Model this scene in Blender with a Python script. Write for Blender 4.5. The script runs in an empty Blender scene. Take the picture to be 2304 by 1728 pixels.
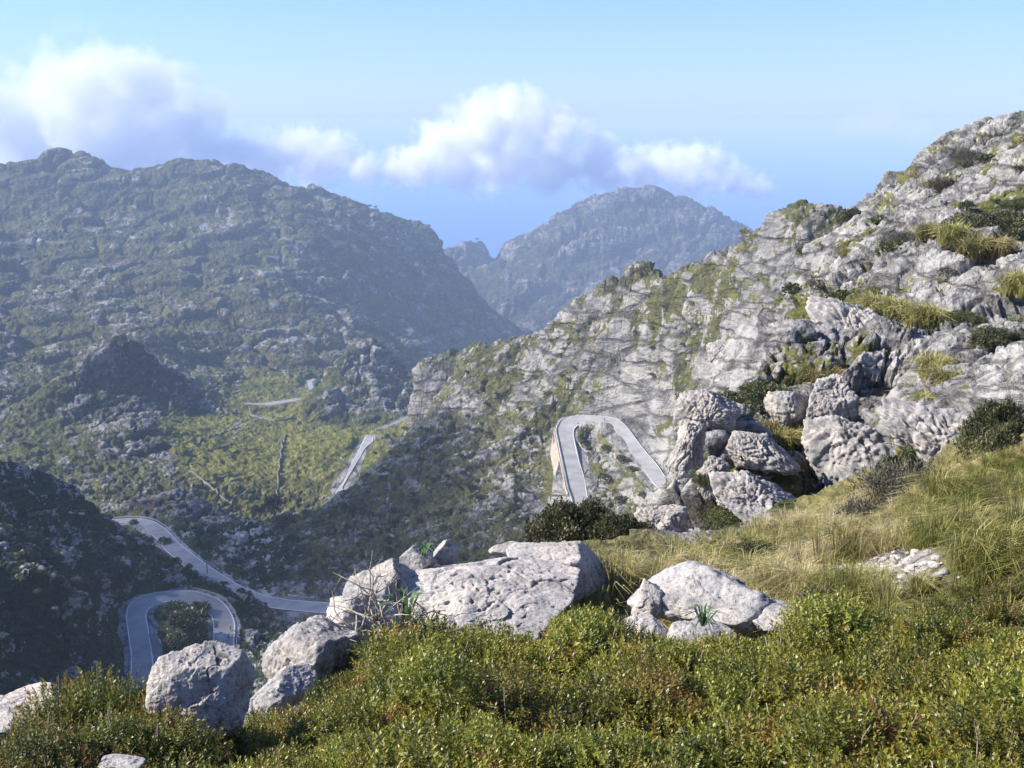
import bpy, bmesh, math, random
import numpy as np
from mathutils import Vector, Matrix

PI = math.pi
Q = 1.25                       # terrain mesh quality
SC = bpy.context.scene
COL = SC.collection
F = 2362.0                    # focal length in photograph pixels
PITCH = math.radians(14.57)
SUN_AZ, SUN_EL = math.radians(-86), math.radians(34.5)
SEA_Z = -690.0
rng = np.random.default_rng(7)
random.seed(7)

# ---------------------------------------------------------------- helpers
def link(o, parent=None):
    COL.objects.link(o)
    if parent is not None:
        o.parent = parent
    return o

def tag(o, label=None, cat=None, group=None, kind=None):
    if label: o['label'] = label
    if cat: o['category'] = cat
    if group: o['group'] = group
    if kind: o['kind'] = kind
    return o

def mesh_np(name, verts, faces, mat=None, smooth=False, parent=None, attrs=None, cols=None):
    """verts n x 3; faces: m x 3 or m x 4 int array."""
    verts = np.ascontiguousarray(verts, dtype=np.float32)
    faces = np.ascontiguousarray(faces, dtype=np.int32)
    me = bpy.data.meshes.new(name)
    n, (m, k) = len(verts), faces.shape
    me.vertices.add(n); me.vertices.foreach_set('co', verts.ravel())
    me.loops.add(m * k); me.loops.foreach_set('vertex_index', faces.ravel())
    me.polygons.add(m)
    me.polygons.foreach_set('loop_start', np.arange(0, m * k, k, dtype=np.int32))
    me.polygons.foreach_set('loop_total', np.full(m, k, dtype=np.int32))
    if smooth:
        me.polygons.foreach_set('use_smooth', np.ones(m, dtype=bool))
    for an, av in (attrs or {}).items():
        a = me.attributes.new(an, 'FLOAT', 'POINT')
        a.data.foreach_set('value', np.ascontiguousarray(av, dtype=np.float32))
    for an, av in (cols or {}).items():
        a = me.attributes.new(an, 'FLOAT_COLOR', 'POINT')
        c = np.ones((n, 4), dtype=np.float32); c[:, :3] = av
        a.data.foreach_set('color', c.ravel())
    me.update(calc_edges=True)
    if mat: me.materials.append(mat)
    o = bpy.data.objects.new(name, me)
    return link(o, parent)

def empty(name, loc=(0, 0, 0), rz=0.0):
    o = bpy.data.objects.new(name, None)
    o.location = loc; o.rotation_euler = (0, 0, rz); o.empty_display_size = 0.2
    return link(o)

def sstep(a, b, x):
    t = np.clip((x - a) / (b - a), 0, 1)
    return t * t * (3 - 2 * t)

# ---------------------------------------------------------------- numpy noise
def _h(ix, iy, iz, s):
    h = (ix.astype(np.uint32) * np.uint32(0x8da6b343)) ^ (iy.astype(np.uint32) * np.uint32(0xd8163841)) ^ (iz.astype(np.uint32) * np.uint32(0xcb1ab31f))
    h ^= np.uint32((s * 0x9e3779b1) & 0xffffffff)
    h ^= h >> np.uint32(15); h *= np.uint32(0x2c1b3c6d); h ^= h >> np.uint32(12); h *= np.uint32(0x297a2d39); h ^= h >> np.uint32(15)
    return h

def perlin(p, s=0):
    """p n x 3 -> n, about -1..1"""
    p = p.astype(np.float32)
    i = np.floor(p); f = p - i; i = i.astype(np.int32)
    u = f * f * f * (f * (f * 6 - 15) + 10)
    out = np.zeros(len(p), np.float32)
    for dx in (0, 1):
        wx = u[:, 0] if dx else 1 - u[:, 0]
        for dy in (0, 1):
            wy = u[:, 1] if dy else 1 - u[:, 1]
            for dz in (0, 1):
                wz = u[:, 2] if dz else 1 - u[:, 2]
                h = _h(i[:, 0] + dx, i[:, 1] + dy, i[:, 2] + dz, s)
                gx = (h & np.uint32(1023)).astype(np.float32) * (2 / 1023.) - 1
                gy = ((h >> np.uint32(10)) & np.uint32(1023)).astype(np.float32) * (2 / 1023.) - 1
                gz = ((h >> np.uint32(20)) & np.uint32(1023)).astype(np.float32) * (2 / 1023.) - 1
                out += wx * wy * wz * (gx * (f[:, 0] - dx) + gy * (f[:, 1] - dy) + gz * (f[:, 2] - dz))
    return out * 1.6

def fbm(p, oct=4, s=0, lac=2.03, gain=0.5):
    a, t, o = 1.0, 0.0, np.zeros(len(p), np.float32)
    for k in range(oct):
        o += a * perlin(p * (lac ** k) + 7.3 * k, s + k); t += a; a *= gain
    return o / t

def blocks(p, s=0, tilt=0.9):
    """Voronoi blocks with a random height and a random tilt each: (height, distance to the nearest block edge)."""
    p = p.astype(np.float32)
    b = np.floor(p - 0.5).astype(np.int32)
    d1 = np.full(len(p), 9., np.float32); d2 = d1.copy(); val = np.zeros(len(p), np.float32)
    for dx in (0, 1):
        for dy in (0, 1):
            for dz in (0, 1):
                cx, cy, cz = b[:, 0] + dx, b[:, 1] + dy, b[:, 2] + dz
                h = _h(cx, cy, cz, s); g = _h(cx, cy, cz, s + 99)
                j = 0.72
                qx = p[:, 0] - (cx + .5 + j * ((h & np.uint32(1023)).astype(np.float32) / 1023. - .5))
                qy = p[:, 1] - (cy + .5 + j * (((h >> np.uint32(10)) & np.uint32(1023)).astype(np.float32) / 1023. - .5))
                qz = p[:, 2] - (cz + .5 + j * (((h >> np.uint32(20)) & np.uint32(1023)).astype(np.float32) / 1023. - .5))
                d = np.sqrt(qx * qx + qy * qy + qz * qz)
                tx = (g & np.uint32(1023)).astype(np.float32) * (2 / 1023.) - 1
                ty = ((g >> np.uint32(10)) & np.uint32(1023)).astype(np.float32) * (2 / 1023.) - 1
                tz = ((g >> np.uint32(20)) & np.uint32(1023)).astype(np.float32) * (2 / 1023.) - 1
                v = 0.5 * tz + tilt * (tx * qx + ty * qy + 0.5 * (tx + ty) * qz)
                near = d < d1
                d2 = np.where(near, d1, np.minimum(d2, d))
                val = np.where(near, v, val)
                d1 = np.where(near, d, d1)
    return val, d2 - d1

# ---------------------------------------------------------------- camera rays
FWD = np.array([0, math.cos(PITCH), -math.sin(PITCH)]); UPV = np.array([0, math.sin(PITCH), math.cos(PITCH)])
def ray(px, py):
    return np.array([(px - 1152) / F, 0, 0]) + FWD + UPV * ((864 - py) / F)
def at_r(px, py, r):
    d = ray(px, py); return d * (r / math.hypot(d[0], d[1]))
def at_z(px, py, z):
    d = ray(px, py); return d * (z / d[2])
def to_px(P):
    y = P @ FWD; return 1152 + F * P[:, 0] / y, 864 - F * (P @ UPV) / y

# ---------------------------------------------------------------- roads: both edges traced, height along them given
def edges(off, sc, pts):
    return [(off[0] + x / sc, off[1] + y / sc) for x, y in pts]
def lerpz(zs, n):
    return np.interp(np.linspace(0, 1, n), np.linspace(0, 1, len(zs)), zs)
ROADS = {}
def road(name, off, sc, outer, inner, zs):
    eo, ei = edges(off, sc, outer), edges(off, sc, inner)
    z = lerpz(zs, len(eo))
    A = np.array([at_z(x, y, h) for (x, y), h in zip(eo, z)]); B = np.array([at_z(x, y, h) for (x, y), h in zip(ei, z)])
    def smooth(P, m):
        t = np.linspace(0, len(P) - 1, m)                    # Catmull-Rom
        i = np.clip(np.floor(t).astype(int), 0, len(P) - 2); f = (t - i)[:, None]
        g = lambda k: P[np.clip(k, 0, len(P) - 1)]
        p0, p1, p2, p3 = g(i - 1), g(i), g(i + 1), g(i + 2)
        return 0.5 * (2 * p1 + (p2 - p0) * f + (2 * p0 - 5 * p1 + 4 * p2 - p3) * f ** 2 + (3 * p1 - p0 - 3 * p2 + p3) * f ** 3)
    m = (len(eo) - 1) * 5 + 1
    A, B = smooth(A, m), smooth(B, m)
    w_ = np.linalg.norm(B - A, axis=1, keepdims=True); mn = {'ravine': 7.2, 'valley': 7.5, 'gorge': 7.0}.get(name, 5.6)
    B = A + (B - A) / w_ * np.maximum(w_, mn)
    ROADS[name] = (A, B)
road('upper', (1180, 900), 5.53,
     [(600,1450),(590,1350),(560,1200),(520,1100),(470,850),(430,650),(400,500),(380,400),(385,340),(420,270),(480,225),(560,203),(700,190),(850,190),(1000,203),(1120,225),(1210,270),(1290,350),(1400,495),(1520,650),(1650,800),(1760,960),(1870,1095),(1960,1190)],
     [(835,1430),(815,1330),(780,1150),(740,940),(690,780),(660,650),(630,520),(615,430),(620,370),(650,330),(720,303),(800,292),(880,290),(960,297),(1040,310),(1090,335),(1130,385),(1210,500),(1290,610),(1400,770),(1500,910),(1600,1040),(1690,1140),(1780,1240)],
     [-138, -135, -132, -129, -122])
road('lower', (220, 1280), 5.53,
     [(385,1420),(395,1300),(400,1180),(400,1050),(380,900),(355,700),(345,600),(365,480),(430,400),(540,335),(700,295),(850,275),(1000,267),(1150,270),(1300,295),(1450,345),(1560,410),(1640,500),(1700,620),(1715,720),(1705,900),(1695,1060),(1690,1200),(1690,1340)],
     [(715,1400),(700,1270),(690,1170),(680,1050),(660,900),(640,770),(615,620),(615,560),(640,500),(720,450),(800,425),(880,410),(960,408),(1060,420),(1170,450),(1280,490),(1350,540),(1400,590),(1425,680),(1430,780),(1425,900),(1415,1050),(1410,1200),(1405,1340)],
     [-126, -128, -130, -132, -134])
road('ravine', (0, 1128), 2.765,
     [(600,122),(690,112),(800,106),(900,110),(970,130),(1050,185),(1120,262),(1200,325),(1300,400),(1400,465),(1510,530),(1640,580),(1780,608),(1920,620),(2110,632),(2300,640)],
     [(610,136),(700,130),(790,134),(850,150),(900,180),(960,225),(1040,290),(1130,350),(1230,410),(1340,470),(1450,540),(1570,600),(1700,645),(1850,668),(2080,690),(2280,700)],
     [-180, -172, -160, -150, -141])
road('valley', (550, 800), 4.88,
     [(960,1590),(990,1530),(1020,1480),(1080,1390),(1130,1290),(1180,1170),(1230,1080),(1280,980),(1320,900),(1345,872)],
     [(1005,1590),(1040,1520),(1090,1420),(1140,1330),(1200,1230),(1250,1140),(1300,1050),(1340,970),(1375,910),(1392,882)],
     [-230, -233, -237])
road('gorge', (550, 800), 4.88,
     [(1440,812),(1475,800),(1600,750),(1750,690),(1870,640),(1975,598),(2040,570)],
     [(1445,838),(1480,826),(1600,782),(1750,716),(1880,662),(1985,612),(2050,582)],
     [-243, -250, -256])
road('pasture', (550, 800), 4.88,
     [(40,516),(120,522),(250,516),(450,488),(600,466),(675,452)],
     [(40,528),(120,534),(250,544),(450,514),(600,492),(690,474)],
     [-276, -281])
road('knoll', (550, 800), 4.88,
     [(725,470),(715,400),(695,330),(690,290),(715,268),(760,255)],
     [(780,450),(765,400),(757,340),(745,295),(755,280),(780,266)],
     [-281, -284])

# ---------------------------------------------------------------- terrain control points: tangent of the elevation over (azimuth, ln r)
CP = []
K = 2304 / 2212.
def c3(az, r, z): CP.append((math.radians(az), math.log(r), z / r))
def cp(px, py, r):
    P = at_r(px, py, r); CP.append((math.atan2(P[0], P[1]), math.log(r), P[2] / r))
def line(pts, k=1.0, step=22, back=0.0, drop=0.0):
    """a traced line of (x, y, r): sampled; with back, a point behind each sample that lies drop metres lower"""
    for (x0, y0, r0), (x1, y1, r1) in zip(pts, pts[1:]):
        n = max(1, int(math.hypot(x1 - x0, y1 - y0) * k / step))
        for i in range(n):
            t = i / n; x, y, r = (x0 + (x1 - x0) * t) * k, (y0 + (y1 - y0) * t) * k, r0 * (r1 / r0) ** t
            cp(x, y, r)
            if back:
                P = at_r(x, y, r); c3(math.degrees(math.atan2(P[0], P[1])), r * back, P[2] - drop)
    cp(pts[-1][0] * k, pts[-1][1] * k, pts[-1][2])
# right-hand ridge and the crags on it
line([(2300,240,118),(2212,276,130),(2150,292,135),(2130,306,140),(2060,332,150),(2010,357,160),(1960,392,175),(1910,442,195),(1872,470,215)], K, 26, 1.12, 10)
line([(1850,474,330),(1830,466,335),(1790,456,340),(1730,442,345),(1700,447,350),(1650,482,365),(1600,507,380),(1560,540,400),(1500,562,420),(1440,585,440),(1400,577,455),(1340,577,470),(1300,602,485),(1260,642,500),(1220,682,515),(1200,706,525),(1140,726,550),(1080,742,575),(1040,756,590)], K, 26, 1.13, 42)
line([(1030,760,690),(980,752,720),(960,765,720),(930,780,730),(900,792,740)], K, 20, 1.10, 95)
line([(1000,800,600),(960,845,590),(930,885,570),(900,920,555),(870,950,540),(830,990,520),(790,1030,500),(760,1062,485),(720,1085,470),(680,1103,455),(640,1112,450)], K, 30, 1.07, 40)
for x_, y_, r_ in [(960,845,590),(900,920,555),(830,990,520),(760,1062,485),(680,1103,455)]:
    P_ = at_r(x_ * K, y_ * K, r_); c3(math.degrees(math.atan2(P_[0], P_[1])), r_ * 1.2, max(P_[2] - 66, -238))
line([(1385,1172,23),(1430,1110,25.5),(1470,1050,28),(1500,1000,31),(1512,950,34),(1515,905,37),(1545,860,42),(1575,820,50),(1600,780,62),(1640,720,80),(1690,650,105),(1750,590,140),(1810,530,175)], K, 28, 1.2, 9)
for p in [(1500,760,420),(1400,800,452),(1250,800,500),(1150,850,530),(1100,950,495),(1150,1050,430),(1000,1000,505),(1000,1100,430),(880,1150,425),(800,1200,400),(700,1250,382),(620,1220,400),(900,1280,330),(1000,1200,365),(1180,1180,335),(1100,1150,380),(1600,640,400),(1750,560,340),(1450,690,435),(1340,760,480),(1560,850,392),(1600,960,360),
          (1600,1185,25.5),(1700,1150,26.5),(1850,1112,27),(2000,1082,26),(2150,1042,25),(2290,1010,23),(1540,1180,25),(1700,1050,28.8),(1850,1000,30.5),(2000,980,29.5),(2200,950,28),(2304,930,26),(1700,980,31),(1850,930,32.5),(2000,920,33),(2200,900,30.5),(1800,880,42),(2000,850,42),(2250,820,40),(1850,720,62),(2100,700,58),(2290,640,60),(1900,600,105),(2100,550,95),(2290,480,90),(2050,470,140),(2250,360,120),
          (1450,1330,11),(1600,1330,12),(1800,1300,12.5),(1700,1220,17),(2000,1250,13),(2050,1180,17),(2250,1250,9.5),(2300,1130,14),(2200,1085,18),(1950,1150,20),(1800,1170,21),(1650,1215,21),(1500,1250,17),(1390,1250,15.5),(1300,1264,14.5),(1200,1280,13),
          # dark slope at the lower left and the ground round the lower bend
          (100,1450,230),(100,1300,240),(0,1200,280),(0,1100,310),(150,1200,300),(250,1250,295),(620,1390,285),(400,1450,248),(380,1400,262),(560,1400,270),(330,1290,288),
          (390,1110,505),(440,1122,505),(540,1165,500),(380,1140,480),
          # valley floor
          (450,1090,640),(600,1000,790),(700,1080,660),(520,930,900),(150,1000,800),(0,1010,760),(80,900,930),(300,1050,700),(400,1050,690),(0,880,960),(560,1060,690),
          (300,950,765),(260,990,740),(340,985,745),
          # knoll at the left
          (300,905,885),(200,950,850),(400,930,885),(230,860,905),(340,860,905),(120,940,880),
          # knoll in front of the gorge
          (780,955,850),(900,930,905),(720,885,935),(700,900,930),(840,870,1000),(780,870,1000),
          # big mountain at the left
          (500,820,1200),(150,830,1150),(620,800,1220),(300,745,1220),(0,780,1200),(0,600,1650),(0,480,1950),(300,600,1640),(300,480,1900),(500,600,1600),(500,470,1900),(660,640,1500),(660,500,1850),(800,560,1820),(900,540,2000),
          (800,650,1690),(900,700,1760),(1000,760,1780),(1100,752,1900),(930,800,1560),(850,740,1500),(760,740,1350),(400,700,1400),(150,700,1400),(560,720,1350),
          # far mountain
          (1180,740,2500),(1250,700,2600),(1100,600,2950),(1450,560,2950),(1350,600,2800),(1250,600,2800),(1550,540,3000),(1630,560,3000),(1130,680,2650)]:
    cp(*p)
line([(0,1042,350),(75,1064,360),(150,1096,370),(195,1135,375),(235,1182,375)], 1, 36, 1.12, 30)
for x_, y_, r_ in ((265,1215,378),(300,1235,372),(340,1262,350)): cp(x_, y_, r_)
line([(70,905,900),(110,872,905),(150,838,915),(200,798,930),(240,766,938),(285,752,942),(330,765,940),(355,800,936),(400,830,930),(440,865,926),(480,905,920),(520,930,915)], 1, 22, 1.06, 34)
for p in [(330,870,905),(360,915,893),(420,925,897),(200,900,880),(150,930,872),(250,850,910),(290,830,918)]: cp(*p)
line([(715,848,1045),(740,820,1052),(765,792,1062),(795,774,1075),(840,766,1082),(880,784,1085),(915,830,1072),(940,858,1060),(965,885,1030)], 1, 20, 1.06, 52)
line([(665,920,945),(690,893,950),(730,880,955),(760,892,950),(790,925,935)], 1, 20, 1.05, 22)
for p in [(800,860,1020),(860,870,1010),(830,900,975),(880,905,960),(760,870,1010)]: cp(*p)
line([(-60,385,2150),(0,378,2150),(80,372,2150),(105,358,2150),(150,350,2150),(190,350,2150),(240,362,2150),(275,378,2140),(305,382,2140),(340,375,2140),(380,358,2140),(420,357,2150),(445,362,2150),(475,353,2150),(505,357,2150),(540,370,2150),(590,408,2150),(620,417,2150),(660,420,2170),(740,432,2190),(790,455,2200),(830,470,2210),(880,477,2220),(940,492,2240),(975,505,2250),(982,540,2255),(1000,580,2250),(1060,640,2200),(1130,715,2100),(1190,748,2000)], 1, 26, 1.12, 150)
line([(1010,560,3050),(1045,545,3080),(1090,530,3100),(1130,528,3100),(1160,545,3060)], 1, 24, 1.05, 80)
line([(1100,600,2900),(1170,550,3150),(1200,520,3250),(1250,484,3300),(1300,455,3350),(1360,435,3380),(1420,425,3400),(1470,424,3400),(1510,418,3400),(1530,440,3400),(1560,460,3390),(1600,466,3350),(1640,488,3300),(1680,515,3250),(1760,560,3200)], 1, 26, 1.06, 130)
# hidden or outside the frame
for x_ in (835, 875, 912, 942):
    a_ = math.degrees(math.atan2(x_ - 1152, F)); c3(a_, 620, -203); c3(a_, 720, -228)
for x_, y_, r_ in ((800,985,740),(840,978,760),(875,968,780),(905,985,770),(925,1000,748),(905,1005,730),(880,985,735),(945,1005,660),(930,1010,700),(965,985,630),(905,1020,660),(948,990,720)): cp(x_, y_, r_)
line([(933,826,738),(952,841,724),(974,856,706),(995,872,690)], 1, 16, 1.06, 45)
for x_, y_, r_ in ((915,930,738),(935,950,715),(955,965,700),(972,960,670)): cp(x_, y_ + 50, r_)
for az in (-60, -45, -30, -26, -20, -15, -10, -5, 0, 5):
    k = 1.03 if az < -12 else 1.0
    for r, z in ((30, -20.5), (60, -39), (120, -74), (180, -106)): c3(az, r, z * k)
for r, z in ((45,-28),(90,-60),(180,-98),(280,-120)):
    for az in (8, 10): c3(az, r, z)
for r, z in ((110,-40),(180,-62),(260,-80)): c3(12.5, r, z)
for a in [(-30,2,-2.7),(0,2,-2.6),(30,2,-2.4),(-26,5,-4.1),(-13,5,-4.15),(0,5,-4.0),(13,5,-3.9),(26,5,-3.6),(-26,6.6,-4.95),(-13,7,-5.0),(0,8,-5.05),(13,8,-4.85),(26,8,-4.2),(-10,9,-5.5),(-3,9.5,-5.55),(3,10,-5.55),(-20,8.2,-6.0),(-26,9,-7.2),(-20,12,-9.6),(-10,11.5,-7.3),(-10,14,-10.3),(-3,12.5,-7.0),(3,15,-6.75),(5,16,-7.0),(1,13.5,-6.5),(0,18,-12),(4,21,-13),(6,20,-10.5),(6,24,-15),
          (-50,3,-3),(-75,3,-2.5),(-75,20,-6),(-50,12,-8),(50,3,-1.8),(75,3,-1.2),(75,20,1),
          (-32,300,-108),(-36,250,-85),(-42,300,-42),(-50,300,-8),(-60,300,8),(-75,300,10),(-36,400,-95),(-45,450,-40),(-55,450,0),(-60,150,-40),(-60,60,-24),(-36,120,-72),(-75,100,-10),(-30,500,-190),(-36,620,-190),
          (-36,900,-225),(-45,900,-150),(-36,1500,-215),(-36,2100,-110),(-60,1500,0),(-75,1500,0),(-60,3000,-150),(-40,3000,-350),(-40,3800,-720),(-75,3800,-300),
          (32,30,-6.5),(32,60,-4),(35,100,6),(36,150,14),(45,60,2),(45,150,22),(50,30,-1),(36,300,0),(45,450,90),(35,700,-60),(48,800,235),(60,700,150),(45,1100,120),(30,1500,-220),(45,2000,-250),(30,2500,-460),(30,3300,-640),(75,100,20),(75,400,30),(75,1500,-50),  # tall unseen hill at right added to raise the haze top, softening the horizon
          (15,500,-88),(18,420,-50),(22,330,-25),(26,250,-8),(10,700,-190),(15,850,-220),(20,900,-200),(5,800,-235),(5,1100,-340),(0,1100,-330),(5,1500,-420),(12,1500,-400),(12,2200,-530),(20,2200,-480),(-3,1300,-345),(1,1800,-440),(-4,900,-262),
          (-2,2600,-560),(-8,2900,-600),(-15,2900,-520),(-25,2900,-480),(-5,3300,-660)]:
    c3(*a)
for az in (-60, -30, -20, -10, 0, 5, 10, 15, 20, 30, 45, 60):
    c3(az, 3750, -735); c3(az, 3950, -740)
for A, B in ROADS.values():
    M = (A + B) / 2
    for i in range(0, len(M), 6):
        c3(math.degrees(math.atan2(M[i, 0], M[i, 1])), math.hypot(M[i, 0], M[i, 1]), M[i, 2])
CP = np.array(CP)
RC = 0.006
def _solve():
    d = np.sqrt(((CP[:, None, :2] - CP[None, :, :2]) ** 2).sum(2) + RC * RC)
    n = len(CP)
    A = np.zeros((n + 3, n + 3)); A[:n, :n] = d - 2e-3 * np.eye(n)
    A[:n, n] = A[n, :n] = 1; A[:n, n + 1:] = CP[:, :2]; A[n + 1:, :n] = CP[:, :2].T
    b = np.zeros(n + 3); b[:n] = CP[:, 2]
    return np.linalg.solve(A, b)
_W = _solve()
def tan_elev(u, v):
    """u, v flat arrays"""
    out = np.empty(len(u))
    n = len(CP)
    for i in range(0, len(u), 20000):
        a, b = u[i:i + 20000], v[i:i + 20000]
        d = np.sqrt((a[:, None] - CP[None, :, 0]) ** 2 + (b[:, None] - CP[None, :, 1]) ** 2 + RC * RC)
        out[i:i + 20000] = d @ _W[:n] + _W[n] + _W[n + 1] * a + _W[n + 2] * b
    return out

# a base table of the smooth ground (azimuth x ln r), read back by bilinear interpolation everywhere else
TU = np.concatenate([np.linspace(-1.32, -0.52, 40, endpoint=False), np.linspace(-0.52, 0.52, 300), np.linspace(0.52, 1.32, 40)[1:]])
TV = np.linspace(math.log(1.4), math.log(3950), 760)
_g = np.meshgrid(TU, TV, indexing='xy')
TABLE = tan_elev(_g[0].ravel(), _g[1].ravel()).reshape(_g[0].shape)
def base_tan(u, v):
    i = np.interp(u, TU, np.arange(len(TU))); j = np.interp(v, TV, np.arange(len(TV)))
    i0 = np.clip(i.astype(int), 0, len(TU) - 2); j0 = np.clip(j.astype(int), 0, len(TV) - 2)
    a, b = i - i0, j - j0
    return (TABLE[j0, i0] * (1 - a) + TABLE[j0, i0 + 1] * a) * (1 - b) + (TABLE[j0 + 1, i0] * (1 - a) + TABLE[j0 + 1, i0 + 1] * a) * b
# ---------------------------------------------------------------- terrain mesh
def in_poly(px, py, poly):
    ins = np.zeros(len(px), bool); n = len(poly)
    for i in range(n):
        x0, y0 = poly[i]; x1, y1 = poly[(i + 1) % n]
        c = (y0 > py) != (y1 > py)
        with np.errstate(divide='ignore', invalid='ignore'):
            ins ^= c & (px < (x1 - x0) * (py - y0) / (y1 - y0) + x0)
    return ins

def nodes(mat):
    mat.use_nodes = True
    nt = mat.node_tree; nt.nodes.clear()
    def N(t, **kw):
        n = nt.nodes.new(t)
        for k, v in kw.items():
            if k in n.inputs.keys(): n.inputs[k].default_value = v
            else: setattr(n, k, v)
        return n
    return nt, N, nt.links.new

AZF = 0.50
_uf = np.arange(-AZF, AZF, 0.00112 / Q)
U = np.concatenate([np.linspace(-1.30, -AZF, 70, endpoint=False), _uf, np.linspace(AZF, 1.30, 70)])
V = [math.log(1.5)]
for r1, st in ((12, .014), (22, .006), (48, .0030), (130, .0026), (700, .0028), (1300, .0028), (2700, .0030), (3940, .005)):
    st /= Q
    n = max(2, int((math.log(r1) - V[-1]) / st))
    V += list(np.linspace(V[-1], math.log(r1), n + 1)[1:])
V = np.array(V)
NU, NV = len(U), len(V)
uu, vv = np.meshgrid(U, V, indexing='xy'); uu = uu.ravel(); vv = vv.ravel()
rr = np.exp(vv)
P = np.stack([rr * np.sin(uu), rr * np.cos(uu), rr * base_tan(uu, vv)], 1)

def normals(P):
    G = P.reshape(NV, NU, 3)
    du = np.gradient(G, axis=1); dv = np.gradient(G, axis=0)
    n = np.cross(du.reshape(-1, 3), dv.reshape(-1, 3))
    n /= np.linalg.norm(n, axis=1, keepdims=True) + 1e-12
    n[n[:, 2] < 0] *= -1
    return n

PX, PY = to_px(P)
AZ = np.degrees(uu)
# zones, 0..1
soft = lambda a, b, x: sstep(a, b, x)
w1 = perlin(P / np.maximum(rr, 20)[:, None] * 22, 5) * 14           # ragged zone borders, photograph pixels
near = 1 - np.where(AZ > 7, soft(12, 17, rr), soft(16, 24, rr))
grass_poly = [(1330,1200),(1480,1255),(1560,1245),(1620,1215),(1760,1170),(1900,1140),(2060,1100),(2160,1060),(2304,1030),(2500,1000),(2500,1800),(1330,1800)]
grassy = ((rr < 30) & in_poly(PX + w1, PY + w1, grass_poly)).astype(np.float32)
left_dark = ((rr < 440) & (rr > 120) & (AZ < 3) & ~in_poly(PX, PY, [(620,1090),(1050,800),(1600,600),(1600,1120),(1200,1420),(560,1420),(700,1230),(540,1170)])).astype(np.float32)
floor_poly = [(380,930),(520,915),(560,850),(700,815),(760,860),(690,930),(760,965),(880,960),(960,925),(900,985),(800,1085),(690,1150),(560,1180),(430,1100),(395,1020)]
floor = ((rr > 560) & (rr < 1130) & in_poly(PX + w1, PY + w1, floor_poly)).astype(np.float32)
valley = ((rr > 560) & (rr < 1150)).astype(np.float32)
knoll = ((rr > 560) & (rr < 1180) & (in_poly(PX + w1, PY + w1, [(90,900),(200,800),(285,740),(360,790),(440,860),(530,930),(400,945),(330,960),(400,1040),(240,1030),(160,960)]) |
        in_poly(PX + w1, PY + w1, [(700,840),(770,790),(840,770),(900,800),(1000,880),(930,925),(800,960),(680,930)]))).astype(np.float32)
mount = ((rr > 1150) & (rr < 2450)).astype(np.float32)
farm = (rr >= 2450).astype(np.float32)
spur = ((rr > 20) & (rr < 270) & (AZ > 8)).astype(np.float32) * (1 - grassy)
mid = ((rr >= 22) & (rr < 660)).astype(np.float32) * (1 - spur) * (1 - left_dark) * (1 - grassy)

def blur2(a, k):
    G = a.reshape(NV, NU).astype(np.float32)
    for ax in (0, 1):
        c = np.cumsum(np.concatenate([np.repeat(np.take(G, [0], ax), k + 1, ax), G, np.repeat(np.take(G, [-1], ax), k, ax)], ax), ax)
        n = G.shape[ax]
        G = (np.take(c, np.arange(2 * k + 1, 2 * k + 1 + n), ax) - np.take(c, np.arange(0, n), ax)) / (2 * k + 1)
    return G.ravel()
kb = max(2, int(5 * Q))
grassy, left_dark, floor, knoll, spur, mid = [blur2(z, kb) for z in (grassy, left_dark, floor, knoll, spur, mid)]

# roads: cut and fill
roadw = np.zeros(len(P), np.float32); roadnear = np.zeros(len(P), np.float32); roadclear = np.zeros(len(P), np.float32)
ROADINFO = {}
for name, (A, B) in ROADS.items():
    M = (A + B) / 2; hw = np.linalg.norm(A[:, :2] - B[:, :2], axis=1) / 2
    ROADINFO[name] = (M, hw)
    lo, hi = M.min(0) - 22, M.max(0) + 22
    idx = np.nonzero((P[:, 0] > lo[0]) & (P[:, 0] < hi[0]) & (P[:, 1] > lo[1]) & (P[:, 1] < hi[1]))[0]
    if not len(idx): continue
    q = P[idx]
    best = np.full(len(idx), 1e9); zb = np.zeros(len(idx)); hb = np.zeros(len(idx)); sd = np.zeros(len(idx))
    for i in range(len(M) - 1):
        a, d = M[i, :2], M[i + 1, :2] - M[i, :2]
        t = np.clip(((q[:, :2] - a) @ d) / max(d @ d, 1e-6), 0, 1)
        e = q[:, :2] - a - t[:, None] * d
        dist = np.sqrt((e ** 2).sum(1))
        m = dist < best
        best = np.where(m, dist, best); zb = np.where(m, M[i, 2] * (1 - t) + M[i + 1, 2] * t, zb); hb = np.where(m, hw[i] * (1 - t) + hw[i + 1] * t, hb)
        o = (A[i, :2] - M[i, :2]); sd = np.where(m, e @ o, sd)
    k = 1 - soft(0.9, 7.0, best - hb) if name in ('upper', 'lower') else 1 - soft(2.5, 11.0, best - hb)
    if name == 'upper':                                                 # the wall side of the first leg drops straight off
        wall = (sd > 0) & (q[:, 0] < 62) & (q[:, 1] < 470)
        k = np.where(wall, 1 - soft(0.3, 1.0, best - hb), k)
        P[idx, 2] -= np.where(wall, 7.5 * (1 - soft(4, 22, best - hb)), 0)
    P[idx, 2] = P[idx, 2] * (1 - k) + (zb - 0.30) * k
    roadw[idx] = np.maximum(roadw[idx], k)
    roadclear[idx] = np.maximum(roadclear[idx], 1 - soft(0.2, 2.2, best - hb)); roadnear[idx] = np.maximum(roadnear[idx], 1 - soft(2.0, 7.0, best - hb))
LAYBYS = {}
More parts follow.
